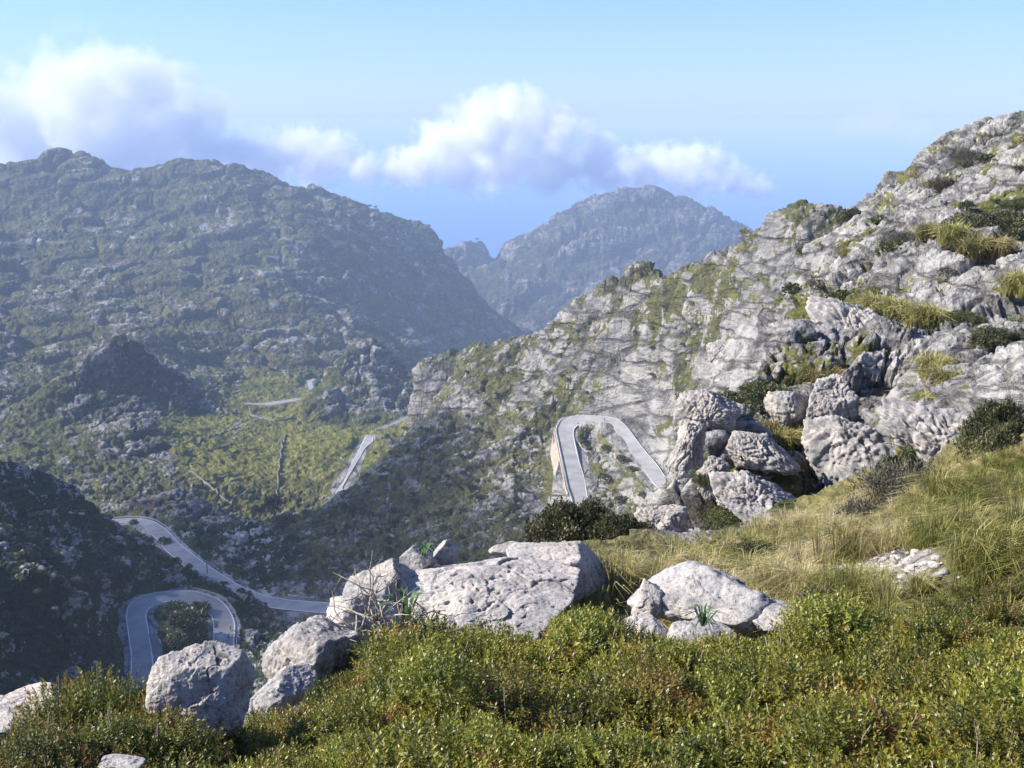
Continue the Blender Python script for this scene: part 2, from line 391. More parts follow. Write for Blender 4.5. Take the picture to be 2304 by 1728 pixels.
for nm, off, sc, z, pts in (('upper', (1180, 900), 5.53, -136.6, [(648,560),(700,600),(742,650),(768,720),(778,800),(795,850),(745,915),(725,860),(690,770),(660,640)]),
                            ('lower', (220, 1280), 5.53, -126.9, [(640,790),(700,805),(745,835),(778,880),(795,960),(806,1060),(770,1130),(700,1190),(684,1060),(664,900)])):
    pg = np.array([at_z(x, y, z) for x, y in edges(off, sc, pts)]); LAYBYS[nm] = pg
    c = pg.mean(0); big = c + (pg - c) * 1.12
    ins = in_poly(P[:, 0], P[:, 1], [tuple(p[:2]) for p in big])
    P[ins, 2] = z - 0.45; roadclear[ins] = 1
pav = 1 - np.maximum(roadclear, 0.8 * roadnear)

N0 = normals(P)
slope = 1 - N0[:, 2]
rk = np.clip(1.0 * spur + 1.0 * mid + 0.75 * left_dark + mount * 0.85 + farm * 0.9 + valley * (0.55 + 0.5 * knoll - 0.42 * floor), 0, 1.1)
rk = rk * (1 - grassy) * (1 - near) + 0.10 * np.maximum(grassy, near)
rk *= 1 - 0.6 * ((AZ > 7) & (PX < 1730) & (rr > 30) & (rr < 75) & (grassy < 0.5))
rk *= 0.65 + 0.7 * np.clip(0.5 + fbm(P / (0.045 * rr + 6)[:, None], 2, 31), 0, 1)
space = 0.00112 / Q * rr
disp = np.zeros(len(P), np.float32); cav = np.zeros(len(P), np.float32); crack = np.zeros(len(P), np.float32)
ca, sa = math.cos(0.62), math.sin(0.62)
R3 = np.array([[ca, 0.25, sa], [-0.2, 1, 0.1], [-sa, 0, ca]], np.float32)
for k, s in enumerate((150, 64, 27, 11.5, 4.9, 2.1, 0.9, 0.38)):
    smax = 0.055 * rr + 4
    w = (1 - soft(0.75, 1.5, s / smax)) * soft(1.8, 3.6, s / space) * rk * pav * (1 - 0.6 * soft(0.55, 0.9, slope))
    idx = np.nonzero(w > 0.02)[0]
    if not len(idx): continue
    q = (P[idx] / s).astype(np.float32) @ R3.T
    q += 0.30 * np.stack([perlin(q * 1.3, 60 + k), perlin(q * 1.3 + 9.1, 70 + k), perlin(q * 1.3 + 4.7, 80 + k)], 1)
    q *= np.array([0.62, 0.8, 1.25], np.float32)
    b, e = blocks(q, 200 + k)
    f = fbm(q * 1.1, 2, 300 + k)
    dd = 0.62 * b + 0.45 * f - 0.34 * np.exp(-(e / 0.07) ** 2)
    disp[idx] += w[idx] * s * (0.27 + 0.08 * spur[idx] + mount[idx] * (0.06 if s > 60 else -0.12 if s > 8 else 0.05) + mid[idx] * (-0.11 if s > 9 else 0.16)) * dd
    cav[idx] += w[idx] * dd * 0.7
    crack[idx] += w[idx] * np.exp(-(e / 0.06) ** 2) * 0.5
# small lumps of scrub and soil where it is not rock
for k, s in enumerate((9.0, 4.6, 2.4, 1.3)):
    w = soft(1.8, 3.6, s / space) * (1 - 0.7 * np.clip(rk, 0, 1)) * pav * (1 - 0.75 * near)
    idx = np.nonzero(w > 0.02)[0]
    if len(idx): disp[idx] += w[idx] * s * (0.11 + 0.16 * (np.maximum(np.maximum(valley, mount), left_dark) * (1 - 0.75 * floor))[idx]) * (1 - np.abs(perlin(P[idx] / s, 400 + k)) * 2.2)
for k, s in enumerate((0.9, 0.3)):
    w = near * (rr < 24); idx = np.nonzero(w > 0.02)[0]
    disp[idx] += w[idx] * s * 0.14 * perlin(P[idx] / s, 420 + k)
P = P + N0 * disp[:, None]

# vegetation cover, -1 (bare rock) .. 1 (green)
ln = fbm(P / (0.03 * rr + 3)[:, None], 3, 41)
l2 = fbm(P / (0.010 * rr + 1)[:, None], 3, 43)
bias = -0.32 * spur + 0.05 * mid + 0.12 * left_dark + mount * 0.31 + farm * 0.08 + valley * (0.20 + 0.40 * floor - 0.16 * knoll) + grassy * 0.55 + near * 0.1
veg = bias + 0.70 * ln + 0.70 * l2 - 0.85 * cav - 0.75 * np.clip(slope - 0.25, 0, 1)
# named green or bare patches of the photograph (x, y, radius x, radius y, amount, r from, r to)
for x, y, ax, ay, am, r0, r1 in ((1500,1200,200,60,-1.2,14,40),(1580,640,150,45,.5,280,450),(1500,690,120,50,.4,300,470),(1330,900,60,40,.2,380,500),(1050,1080,160,70,.35,330,520),(880,1180,170,80,.35,300,480),
        (1900,690,110,35,.5,40,110),(1790,880,90,40,.45,30,60),(2100,800,140,40,.4,30,60),(2200,560,90,60,.4,60,130),(2000,760,90,40,.3,40,90),(1740,560,120,30,-.4,280,400),(1900,960,220,60,-.5,28,45),
        (150,1450,260,170,.45,150,300),(400,1430,60,80,.5,240,290),(1150,1110,70,40,-.35,330,420),(1600,900,80,50,-.3,35,60),(680,480,120,40,.25,1500,2200),(560,1330,80,40,.2,270,330)):
    m = np.exp(-(((PX - x) / ax) ** 2 + ((PY - y) / ay) ** 2)) * ((rr > r0) & (rr < r1))
    veg += am * m
_st = np.exp(-(((PX - 2010) / 120) ** 2 + ((PY - 1282) / 36) ** 2)) * (rr < 25); veg -= 1.6 * _st
veg = np.where(roadclear > 0.5, -0.5 + 0.8 * l2, veg)
def mixc(*zs):
    """weighted mean of zone colours"""
    W = sum(w for w, _ in zs) + 1e-6
    return sum(w[:, None] * np.array(c)[None] for w, c in zs) / W[:, None]
one = np.ones(len(P))
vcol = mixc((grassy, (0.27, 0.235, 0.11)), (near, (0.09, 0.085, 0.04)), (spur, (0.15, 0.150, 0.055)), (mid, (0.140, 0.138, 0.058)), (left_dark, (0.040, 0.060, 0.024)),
            (valley * (1 - floor) * (1 - knoll), (0.115, 0.125, 0.046)), (knoll, (0.078, 0.088, 0.038)), (floor, (0.20, 0.20, 0.055)), (mount, (0.115, 0.115, 0.050)), (farm, (0.085, 0.085, 0.045)), (0.02 * one, (0.1, 0.1, 0.05)))
vcol = vcol * (1 + 0.45 * fbm(P / (0.012 * rr + 0.6)[:, None], 3, 51))[:, None]
rcol = mixc((spur, (0.42, 0.405, 0.385)), (mid, (0.37, 0.357, 0.338)), (near, (0.42, 0.40, 0.37)), (grassy, (0.30, 0.275, 0.24)), (left_dark, (0.44, 0.43, 0.43)), (valley, (0.31, 0.30, 0.285)), (mount, (0.33, 0.315, 0.295)), (farm, (0.30, 0.26, 0.235)), (0.02 * one, (0.4, 0.4, 0.4)))
vcol = np.clip(vcol, 0.01, 1)

mt = bpy.data.materials.new('limestone_and_scrub')
nt, N, L = nodes(mt)
geo = N('ShaderNodeNewGeometry')
av = N('ShaderNodeAttribute', attribute_name='veg'); ac = N('ShaderNodeAttribute', attribute_name='vcol'); ar = N('ShaderNodeAttribute', attribute_name='rcol'); asz = N('ShaderNodeAttribute', attribute_name='grain'); ak = N('ShaderNodeAttribute', attribute_name='crack')
sc = N('ShaderNodeVectorMath', operation='SCALE'); L(geo.outputs['Position'], sc.inputs[0]); L(asz.outputs['Fac'], sc.inputs['Scale'])
n1 = N('ShaderNodeTexNoise', Scale=1.0, Detail=6.0, Roughness=0.65); L(sc.outputs[0], n1.inputs['Vector'])
n2 = N('ShaderNodeTexNoise', Scale=0.23, Detail=5.0, Roughness=0.6); L(sc.outputs[0], n2.inputs['Vector'])
mp = N('ShaderNodeMapping'); mp.inputs['Rotation'].default_value = (0.2, -0.62, 0.3); mp.inputs['Scale'].default_value = (0.55, 0.8, 1.3); L(sc.outputs[0], mp.inputs['Vector'])
n3 = N('ShaderNodeTexNoise', Scale=0.8, Detail=5.0, Roughness=0.6, Distortion=1.2); L(mp.outputs[0], n3.inputs['Vector'])
# vegetation edge broken up
n4 = N('ShaderNodeTexNoise', Scale=2.4, Detail=3.0, Roughness=0.6); L(sc.outputs[0], n4.inputs['Vector'])
m0 = N('ShaderNodeMath', operation='MULTIPLY_ADD'); L(n4.outputs['Fac'], m0.inputs[0]); m0.inputs[1].default_value = 1.5; m0.inputs[2].default_value = -1.5
m1 = N('ShaderNodeMath', operation='MULTIPLY_ADD'); L(n1.outputs['Fac'], m1.inputs[0]); m1.inputs[1].default_value = 1.5; L(m0.outputs[0], m1.inputs[2])
m2 = N('ShaderNodeMath', operation='ADD'); L(av.outputs['Fac'], m2.inputs[0]); L(m1.outputs[0], m2.inputs[1])
mr = N('ShaderNodeMapRange'); mr.inputs['From Min'].default_value = -0.06; mr.inputs['From Max'].default_value = 0.10; L(m2.outputs[0], mr.inputs['Value'])
# rock colour: pale limestone, grey weathered bands, dark fissures
cr = N('ShaderNodeValToRGB'); L(n3.outputs['Fac'], cr.inputs[0])
cr.color_ramp.elements[0].position = 0.38; cr.color_ramp.elements[0].color = (0.58, 0.58, 0.60, 1)
cr.color_ramp.elements[1].position = 0.52; cr.color_ramp.elements[1].color = (1.0, 1.0, 1.0, 1)
cr2 = N('ShaderNodeValToRGB'); L(n2.outputs['Fac'], cr2.inputs[0])
cr2.color_ramp.elements[0].position = 0.35; cr2.color_ramp.elements[0].color = (0.72, 0.72, 0.74, 1)
cr2.color_ramp.elements[1].position = 0.62; cr2.color_ramp.elements[1].color = (1.12, 1.10, 1.06, 1)
x1 = N('ShaderNodeMix', data_type='RGBA', blend_type='MULTIPLY'); x1.inputs[0].default_value = 1; L(cr.outputs[0], x1.inputs[6]); L(cr2.outputs[0], x1.inputs[7])
x2 = N('ShaderNodeMix', data_type='RGBA', blend_type='MULTIPLY'); x2.inputs[0].default_value = 1; L(x1.outputs[2], x2.inputs[6]); L(ar.outputs['Color'], x2.inputs[7])
# green colour with speckle
cr3 = N('ShaderNodeValToRGB'); mg = N('ShaderNodeMix', data_type='FLOAT'); mg.inputs[0].default_value = 0.5; L(n1.outputs['Fac'], mg.inputs[2]); L(n4.outputs['Fac'], mg.inputs[3]); L(mg.outputs[0], cr3.inputs[0])
cr3.color_ramp.elements[0].position = 0.38; cr3.color_ramp.elements[0].color = (0.32, 0.40, 0.34, 1)
cr3.color_ramp.elements[1].position = 0.66; cr3.color_ramp.elements[1].color = (1.35, 1.25, 1.1, 1)
x3 = N('ShaderNodeMix', data_type='RGBA', blend_type='MULTIPLY'); x3.inputs[0].default_value = 1; L(cr3.outputs[0], x3.inputs[6]); L(ac.outputs['Color'], x3.inputs[7])
kf = N('ShaderNodeMath', operation='MULTIPLY'); L(ak.outputs['Fac'], kf.inputs[0]); kf.inputs[1].default_value = 0.8
xk = N('ShaderNodeMix', data_type='RGBA'); L(kf.outputs[0], xk.inputs[0]); L(x2.outputs[2], xk.inputs[6]); xk.inputs[7].default_value = (0.085, 0.083, 0.08, 1)
x4 = N('ShaderNodeMix', data_type='RGBA'); L(mr.outputs[0], x4.inputs[0]); L(xk.outputs[2], x4.inputs[6]); L(x3.outputs[2], x4.inputs[7])
wv = N('ShaderNodeVectorMath', operation='MULTIPLY_ADD'); L(n1.outputs['Color'], wv.inputs[0]); wv.inputs[1].default_value = (1.3, 1.3, 1.3); L(mp.outputs[0], wv.inputs[2])
vo = N('ShaderNodeTexVoronoi', feature='DISTANCE_TO_EDGE', Scale=0.33); L(wv.outputs[0], vo.inputs['Vector'])
vr = N('ShaderNodeMapRange'); vr.inputs['From Min'].default_value = 0.0; vr.inputs['From Max'].default_value = 0.09; L(vo.outputs['Distance'], vr.inputs['Value'])
vb = N('ShaderNodeMapRange'); vb.inputs['To Min'].default_value = 0.42; vb.inputs['To Max'].default_value = 1.0; L(vr.outputs[0], vb.inputs['Value'])
xv = N('ShaderNodeMix', data_type='RGBA', blend_type='MULTIPLY'); xv.inputs[0].default_value = 1; L(x2.outputs[2], xv.inputs[6]); L(vb.outputs[0], xv.inputs[7]); L(xv.outputs[2], xk.inputs[6])
bs = N('ShaderNodeBsdfPrincipled', Roughness=0.95); bs.inputs['Specular IOR Level'].default_value = 0.1
L(x4.outputs[2], bs.inputs['Base Color'])
# bump: height in metres falls with the grain
hs0 = N('ShaderNodeMath', operation='MULTIPLY_ADD'); L(vr.outputs[0], hs0.inputs[0]); hs0.inputs[1].default_value = 0.35; L(n3.outputs['Fac'], hs0.inputs[2])
hs = N('ShaderNodeMath', operation='ADD'); L(n1.outputs['Fac'], hs.inputs[0]); L(hs0.outputs[0], hs.inputs[1])
inv = N('ShaderNodeMath', operation='DIVIDE'); inv.inputs[0].default_value = 0.85; L(asz.outputs['Fac'], inv.inputs[1])
hm = N('ShaderNodeMath', operation='MULTIPLY'); L(hs.outputs[0], hm.inputs[0]); L(inv.outputs[0], hm.inputs[1])
bp = N('ShaderNodeBump', Strength=0.9, Distance=1.0); L(hm.outputs[0], bp.inputs['Height']); L(bp.outputs[0], bs.inputs['Normal'])
out = N('ShaderNodeOutputMaterial'); L(bs.outputs[0], out.inputs[0])
MAT_TERRAIN = mt

grain = 1.0 / (0.012 * np.minimum(rr, 2200) ** 0.93 + 0.02)     # texture frequency, 1/m: one grain about five picture pixels
grain = np.clip(grain, 0.05, 8)
# quads to one object per part of the land
ii = (np.arange(NV - 1)[:, None] * NU + np.arange(NU - 1)[None]).ravel()
quads = np.stack([ii, ii + 1, ii + NU + 1, ii + NU], 1)
fr = rr[ii]; fa = AZ[ii]
reg = np.select([fr < 22, (fr < 270) & (fa > 8), fr < 560, fr < 1150, fr < 2450], [0, 1, 2, 3, 4], 5)
for k, nm in enumerate(('hillside_ground', 'crag_terrain', 'ravine_terrain', 'valley_terrain', 'mountain_terrain', 'headland_terrain')):
    f = quads[reg == k]
    used, invx = np.unique(f, return_inverse=True)
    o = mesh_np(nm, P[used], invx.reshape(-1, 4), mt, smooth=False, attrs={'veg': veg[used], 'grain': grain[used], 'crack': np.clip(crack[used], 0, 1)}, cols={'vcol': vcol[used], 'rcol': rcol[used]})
    tag(o, kind='structure')

# ground lookup for everything that stands on it (displaced surface)
PG = P.reshape(NV, NU, 3); VEGG = veg.reshape(NV, NU)
def ground(x, y):
    """height of the finished ground at x, y (scalars)"""
    u = math.atan2(x, y); v = 0.5 * math.log(x * x + y * y)
    i = int(np.clip(np.interp(u, U, np.arange(NU)), 0, NU - 2)); j = int(np.clip(np.interp(v, V, np.arange(NV)), 0, NV - 2))
    a = (u - U[i]) / (U[i + 1] - U[i]); b = (v - V[j]) / (V[j + 1] - V[j])
    return float((PG[j, i, 2] * (1 - a) + PG[j, i + 1, 2] * a) * (1 - b) + (PG[j + 1, i, 2] * (1 - a) + PG[j + 1, i + 1, 2] * a) * b)
_colmax = None
PXG, PYG = to_px(P); PXG = PXG.reshape(NV, NU); PYG = PYG.reshape(NV, NU)
def hit(px, py, rmin=3.0):
    """first point of the finished ground that the ray through a photograph pixel meets beyond rmin, as (x, y, z, row, column)"""
    i = int(np.clip(np.interp(math.atan2(ray(px, py)[0], ray(px, py)[1]), U, np.arange(NU)), 0, NU - 1))
    j0 = int(np.searchsorted(V, math.log(rmin)))
    c = np.nonzero(PYG[j0:, i] <= py)[0]
    if not len(c): return None
    j = j0 + int(c[0])
    return (*PG[j, i], j, i)
# ---------------------------------------------------------------- camera, sky, sun, sea, haze
cam = bpy.data.cameras.new('camera'); co = link(bpy.data.objects.new('camera', cam))
cam.sensor_width = 36; cam.lens = F / 2304 * 36; cam.clip_start = 0.1; cam.clip_end = 400000
co.rotation_euler = (PI / 2 - PITCH, 0, 0)
SC.camera = co
SUN = Vector((math.sin(SUN_AZ) * math.cos(SUN_EL), math.cos(SUN_AZ) * math.cos(SUN_EL), math.sin(SUN_EL)))
sl = bpy.data.lights.new('sun', 'SUN'); sl.energy = 5.0; sl.angle = math.radians(0.55); sl.color = (1.0, 0.94, 0.84)
so = link(bpy.data.objects.new('sun', sl)); so.rotation_euler = SUN.to_track_quat('Z', 'Y').to_euler()
W = bpy.data.worlds.new('World'); SC.world = W; W.use_nodes = True
nt = W.node_tree; nt.nodes.clear()
sky = nt.nodes.new('ShaderNodeTexSky'); sky.sky_type = 'NISHITA'; sky.sun_disc = False
sky.sun_elevation = SUN_EL; sky.sun_rotation = SUN_AZ; sky.altitude = 690; sky.air_density = 1.0; sky.dust_density = 0.3; sky.ozone_density = 2.0
bg = nt.nodes.new('ShaderNodeBackground'); bg.inputs[1].default_value = 0.11
tn = nt.nodes.new('ShaderNodeMix'); tn.data_type = 'RGBA'; tn.blend_type = 'MULTIPLY'; tn.inputs[0].default_value = 1; tn.inputs[7].default_value = (0.51, 0.66, 1.0, 1)
wo = nt.nodes.new('ShaderNodeOutputWorld'); nt.links.new(sky.outputs[0], tn.inputs[6]); nt.links.new(tn.outputs[2], bg.inputs[0]); nt.links.new(bg.outputs[0], wo.inputs[0])

ms = bpy.data.materials.new('sea_water'); nt, N, L = nodes(ms)
bs = N('ShaderNodeBsdfPrincipled', Roughness=0.03); bs.inputs['Base Color'].default_value = (0.030, 0.095, 0.30, 1); bs.inputs['IOR'].default_value = 1.33
g = N('ShaderNodeNewGeometry'); nz = N('ShaderNodeTexNoise', Scale=0.01, Detail=4.0); L(g.outputs['Position'], nz.inputs['Vector'])
bp = N('ShaderNodeBump', Strength=0.02, Distance=10.0); L(nz.outputs['Fac'], bp.inputs['Height']); L(bp.outputs[0], bs.inputs['Normal'])
o = N('ShaderNodeOutputMaterial'); L(bs.outputs[0], o.inputs[0])
ys = np.geomspace(3980, 260000, 60); xs = np.linspace(-1, 1, 41)
v = np.array([(x * (6000 + y * 1.6), y, SEA_Z) for y in ys for x in xs])
i = (np.arange(59)[:, None] * 41 + np.arange(40)[None]).ravel()
tag(mesh_np('sea', v, np.stack([i, i + 1, i + 42, i + 41], 1), ms, smooth=True), kind='structure')

mh = bpy.data.materials.new('haze_air'); nt, N, L = nodes(mh)
pv = N('ShaderNodeVolumePrincipled'); pv.inputs['Color'].default_value = (0.55, 0.71, 1.0, 1); pv.inputs['Density'].default_value = 0.00018; pv.inputs['Anisotropy'].default_value = 0.0
o = N('ShaderNodeOutputMaterial'); L(pv.outputs[0], o.inputs['Volume'])
hz0, hz1 = P[:, 2].min() - 1.0, max(40.0, P[:, 2].max() + 3)
b = [(x, y, z) for z in (hz0, hz1) for y in (-60, 3960) for x in (-4100, 4100)]
tag(mesh_np('haze', b, [(0, 2, 3, 1), (4, 5, 7, 6), (0, 1, 5, 4), (2, 6, 7, 3), (0, 4, 6, 2), (1, 3, 7, 5)], mh), kind='stuff')

SC.view_settings.view_transform = 'Standard'; SC.view_settings.look = 'None'; SC.view_settings.gamma = 1; SC.view_settings.exposure = 0.97
SC.cycles.use_denoising = True
SC.cycles.max_bounces = 24; SC.cycles.diffuse_bounces = 2; SC.cycles.glossy_bounces = 2; SC.cycles.transmission_bounces = 3; SC.cycles.transparent_max_bounces = 8
SC.cycles.volume_bounces = 24
SC.cycles.volume_step_rate = 0.5; SC.cycles.volume_max_steps = 256
# ---------------------------------------------------------------- simple materials
def plain(name, col, rough=0.8, noise=0.0, nscale=1.0, spec=0.3, bump=0.0, metal=0.0, col2=None):
    m = bpy.data.materials.new(name); nt, N, L = nodes(m)
    b = N('ShaderNodeBsdfPrincipled', Roughness=rough, Metallic=metal); b.inputs['Specular IOR Level'].default_value = spec
    o = N('ShaderNodeOutputMaterial'); L(b.outputs[0], o.inputs[0])
    if noise or bump or col2:
        g = N('ShaderNodeNewGeometry'); t = N('ShaderNodeTexNoise', Scale=nscale, Detail=6.0, Roughness=0.6); L(g.outputs['Position'], t.inputs['Vector'])
        r = N('ShaderNodeValToRGB'); L(t.outputs['Fac'], r.inputs[0])
        c2 = col2 or tuple(min(1, c * (1 + noise)) for c in col); c1 = col if col2 else tuple(c * (1 - noise) for c in col)
        r.color_ramp.elements[0].position = 0.32; r.color_ramp.elements[0].color = (*c1, 1)
        r.color_ramp.elements[1].position = 0.68; r.color_ramp.elements[1].color = (*c2, 1)
        L(r.outputs[0], b.inputs['Base Color'])
        if bump:
            bp = N('ShaderNodeBump', Strength=0.7, Distance=bump); L(t.outputs['Fac'], bp.inputs['Height']); L(bp.outputs[0], b.inputs['Normal'])
    else:
        b.inputs['Base Color'].default_value = (*col, 1)
    return m
M_ASPH = plain('bleached_asphalt', (0.31, 0.305, 0.31), 0.9, 0.22, 0.16, 0.2)
M_ASPH2 = plain('dark_asphalt', (0.20, 0.195, 0.20), 0.9, 0.2, 0.5, 0.2)
M_LINE = plain('road_paint', (0.78, 0.77, 0.74), 0.7, 0.25, 1.2)
M_RAIL = plain('dark_steel', (0.13, 0.125, 0.115), 0.6, 0.3, 3.0)  # rail in shade: the dark is put into the colour; also on the pole
M_RAIL2 = plain('galvanised_steel', (0.36, 0.37, 0.36), 0.5, 0.2, 3.0)
M_WALL = plain('beige_masonry', (0.40, 0.335, 0.265), 0.95, 0.35, 0.6, 0.1, 0.25)
M_DRY = plain('dry_stone', (0.17, 0.165, 0.15), 0.95, 0.45, 0.8, 0.1, 0.3)

def strip(rows):
    """rows: list of n x 3 arrays (same n), joined side by side"""
    n = len(rows[0]); v = np.concatenate(rows); f = []
    for k in range(len(rows) - 1):
        i = np.arange(n - 1)
        f.append(np.stack([k * n + i, (k + 1) * n + i, (k + 1) * n + i + 1, k * n + i + 1], 1))
    return v, np.concatenate(f)
lift = lambda p, h: p + np.array([0, 0, h])
for name, (A, B) in ROADS.items():
    v, f = strip([A + (B - A) * t for t in np.linspace(0, 1, 7)])
    tag(mesh_np('road', v, f, M_ASPH, smooth=True), kind='structure')
    wv, wf, o = [], [], 0
    hw = np.linalg.norm(A - B, axis=1, keepdims=True); D = (B - A) / hw
    lw = 0.26 if name in ('upper', 'lower', 'ravine') else 0.4
    for E, s in ((A, 1), (B, -1)):
        v, f = strip([lift(E + s * D * 0.20, 0.04), lift(E + s * D * (0.20 + lw), 0.04)])
        wv.append(v); wf.append(f + o); o += len(v)
    if name in ('upper', 'lower', 'ravine', 'valley'):
        tag(mesh_np('road_marking', np.concatenate(wv), np.concatenate(wf), M_LINE), kind='structure')
for nm, pg in LAYBYS.items():
    c = pg.mean(0)
    v = np.vstack([c[None], pg]); n = len(pg)
    f = np.array([(0, 1 + i, 1 + (i + 1) % n) for i in range(n)])
    tag(mesh_np('layby', lift(v, -0.08), f, M_ASPH2), kind='structure')
# retaining wall under the first leg of the upper bend
A, B = ROADS['upper']
s0, s1 = 12, 52
E = A[s0:s1]; D = (A - B)[s0:s1]; D = D / np.linalg.norm(D, axis=1, keepdims=True)
n = len(E); t = np.linspace(0, 1, n)
h = np.interp(t, [0, .12, .3, .55, .8, 1], [1.5, 5.0, 9.5, 10.5, 7.0, 1.5])[:, None] + 0.4 * np.sin(t * 43)[:, None]
Z = np.array([0, 0, 1.0])
v, f = strip([E - D * 0.1 + Z * 0.0, E + D * 0.05 + Z * 0.22, E + D * 0.45 + Z * 0.22] + [E + D * (0.47 + 0.16 * h * k) - Z * h * k for k in np.linspace(0.0, 1, 7)])
wall = tag(mesh_np('retaining_wall', v, f, M_WALL), 'tall beige masonry retaining wall carrying the sunlit upper hairpin road', 'wall')
# guard rails
def box(v, f, c, ax, hx, hy, h0, h1):
    ay = np.array([-ax[1], ax[0], 0]); o = len(v)
    for z in (h0, h1):
        for sx, sy in ((-1, -1), (1, -1), (1, 1), (-1, 1)):
            v.append(c + ax * hx * sx + ay * hy * sy + np.array([0, 0, z]))
    for q in ((0, 3, 2, 1), (4, 5, 6, 7), (0, 1, 5, 4), (1, 2, 6, 5), (2, 3, 7, 6), (3, 0, 4, 7)): f.append([o + k for k in q])
def rail(path, out, label, mat, every=4, hh=0.78, hb=0.34):
    root = empty('guard_rail', path[0]); root['label'] = label; root['category'] = 'guard rail'
    Q_ = path - path[0]
    v, f = strip([Q_ + Z * (hh - hb), Q_ + Z * hh, Q_ + out * 0.07 + Z * hh, Q_ + out * 0.07 + Z * (hh - hb), Q_ + Z * (hh - hb)])
    mesh_np('rail_beam', v, f, mat, parent=root)
    for i in range(0, len(Q_), every):
        v, f = [], []
        d = Q_[min(i + 1, len(Q_) - 1)] - Q_[max(i - 1, 0)]; d[2] = 0; d /= np.linalg.norm(d)
        box(v, f, Q_[i] + out[i] * 0.16, d, 0.07, 0.07, -0.5, hh - 0.04)
        mesh_np('post', np.array(v), np.array(f), mat, parent=root)
outw = lambda A, B: (A - B) / np.linalg.norm(A - B, axis=1, keepdims=True)
rail(lift(A + outw(A, B) * 0.05, 0.2)[3:64], outw(A, B)[3:64], 'thin dark guard rail round the outer edge of the sunlit upper hairpin', M_RAIL, 4, 0.9, 0.5)
A, B = ROADS['lower']
rail((A + outw(A, B) * 0.5)[66:104], outw(A, B)[66:104], 'pale steel guard rail along the outside of the shaded lower hairpin', M_RAIL2)
A, B = ROADS['ravine']
rail((A + outw(A, B) * 0.5)[6:30], outw(A, B)[6:30], 'pale steel guard rail at the far left bend of the shaded winding road', M_RAIL2)
rail((A + outw(A, B) * 0.5)[58:74], outw(A, B)[58:74], 'dark guard rail beside the shaded road just left of the big boulder', M_RAIL)

# dry stone walls on the valley pasture
def stone_wall(pts, label, hgt=1.3):
    hs = [hit(x, y, 480) for x, y in pts]
    c = np.array([p[:3] for p in hs if p]); 
    seg = np.linalg.norm(np.diff(c[:, :2], axis=0), axis=1); s = np.concatenate([[0], np.cumsum(seg)])
    m = max(4, int(s[-1] / 2.5)); tt = np.linspace(0, s[-1], m)
    x, y = np.interp(tt, s, c[:, 0]), np.interp(tt, s, c[:, 1])
    x += 0.5 * np.sin(tt * .21); y += 0.5 * np.cos(tt * .17)
    z = np.array([ground(a, b) for a, b in zip(x, y)])
    p = np.stack([x, y, z], 1); d = np.gradient(p, axis=0); d[:, 2] = 0; d /= np.linalg.norm(d, axis=1, keepdims=True) + 1e-9
    nrm = np.stack([-d[:, 1], d[:, 0], 0 * d[:, 0]], 1); hh = (hgt * (0.75 + 0.5 * rng.random(m)))[:, None]
    v, f = strip([p - nrm * 0.55 - Z * 0.8, p - nrm * 0.4 + Z * hh, p + nrm * 0.4 + Z * hh * 0.97, p + nrm * 0.55 - Z * 0.8])
    tag(mesh_np('stone_wall', v, f, M_DRY), label, 'stone wall', 'dry stone walls on the valley pasture')
stone_wall([(428, 1062), (460, 1086), (492, 1110), (525, 1136)], 'long pale dry stone wall slanting down to the dark rock hump in the valley')
stone_wall([(642, 978), (637, 1010), (630, 1050), (626, 1090), (623, 1123)], 'straight dry stone wall running up the middle of the green valley pasture')
stone_wall([(492, 1103), (516, 1094), (542, 1082)], 'short terrace wall low on the pasture, upper of the two beside the slanting wall', 1.0)
stone_wall([(514, 1124), (545, 1116), (574, 1104)], 'short terrace wall lowest on the pasture near the dark rock hump', 1.0)
stone_wall([(488, 1077), (520, 1071), (548, 1068)], 'short level terrace wall across the middle of the pasture', 1.0)
stone_wall([(434, 1000), (470, 986), (505, 974), (536, 964)], 'terrace wall rising across the brightest green corner of the pasture', 1.0)
stone_wall([(481, 1015), (503, 1007), (526, 999)], 'small terrace wall below the brightest green corner of the pasture', 1.0)
stone_wall([(528, 926), (575, 938), (622, 950), (662, 940)], 'dark field wall curving along the far end of the pasture', 1.3)

# marker pole by the winding road
p = hit(468, 1292, 250)
r_ = empty('marker_pole', (p[0], p[1], p[2] - 0.2)); r_['label'] = 'thin dark pole standing beside the shaded winding road'; r_['category'] = 'pole'
def tube(path, rad, k=6):
    path = np.array(path, float); rad = np.broadcast_to(np.array(rad, float), (len(path),)); d = np.gradient(path, axis=0); d /= np.linalg.norm(d, axis=1, keepdims=True) + 1e-9
    ref = np.where(np.abs(d[:, 2:3]) > 0.9, np.array([[1., 0, 0]]), np.array([[0, 0, 1.]])); s = np.cross(d, ref); s /= np.linalg.norm(s, axis=1, keepdims=True) + 1e-9; t = np.cross(s, d)
    a = np.linspace(0, 2 * PI, k, endpoint=False)
    v = (path[:, None] + rad[:, None, None] * (np.cos(a)[None, :, None] * s[:, None] + np.sin(a)[None, :, None] * t[:, None])).reshape(-1, 3)
    i = np.arange(len(path) - 1)[:, None] * k; j = np.arange(k)[None]
    return v, np.stack([i + j, i + (j + 1) % k, i + k + (j + 1) % k, i + k + j], -1).reshape(-1, 4)
def join(parts):
    o, V_, F_ = 0, [], []
    for v, f in parts:
        V_.append(v); F_.append(np.asarray(f) + o); o += len(v)
    return np.concatenate(V_), np.concatenate(F_)
v, f = tube([(0, 0, 0), (0, 0, 2), (0, 0, 4.2)], 0.16, 8); mesh_np('pole_shaft', v, f, M_RAIL, parent=r_)
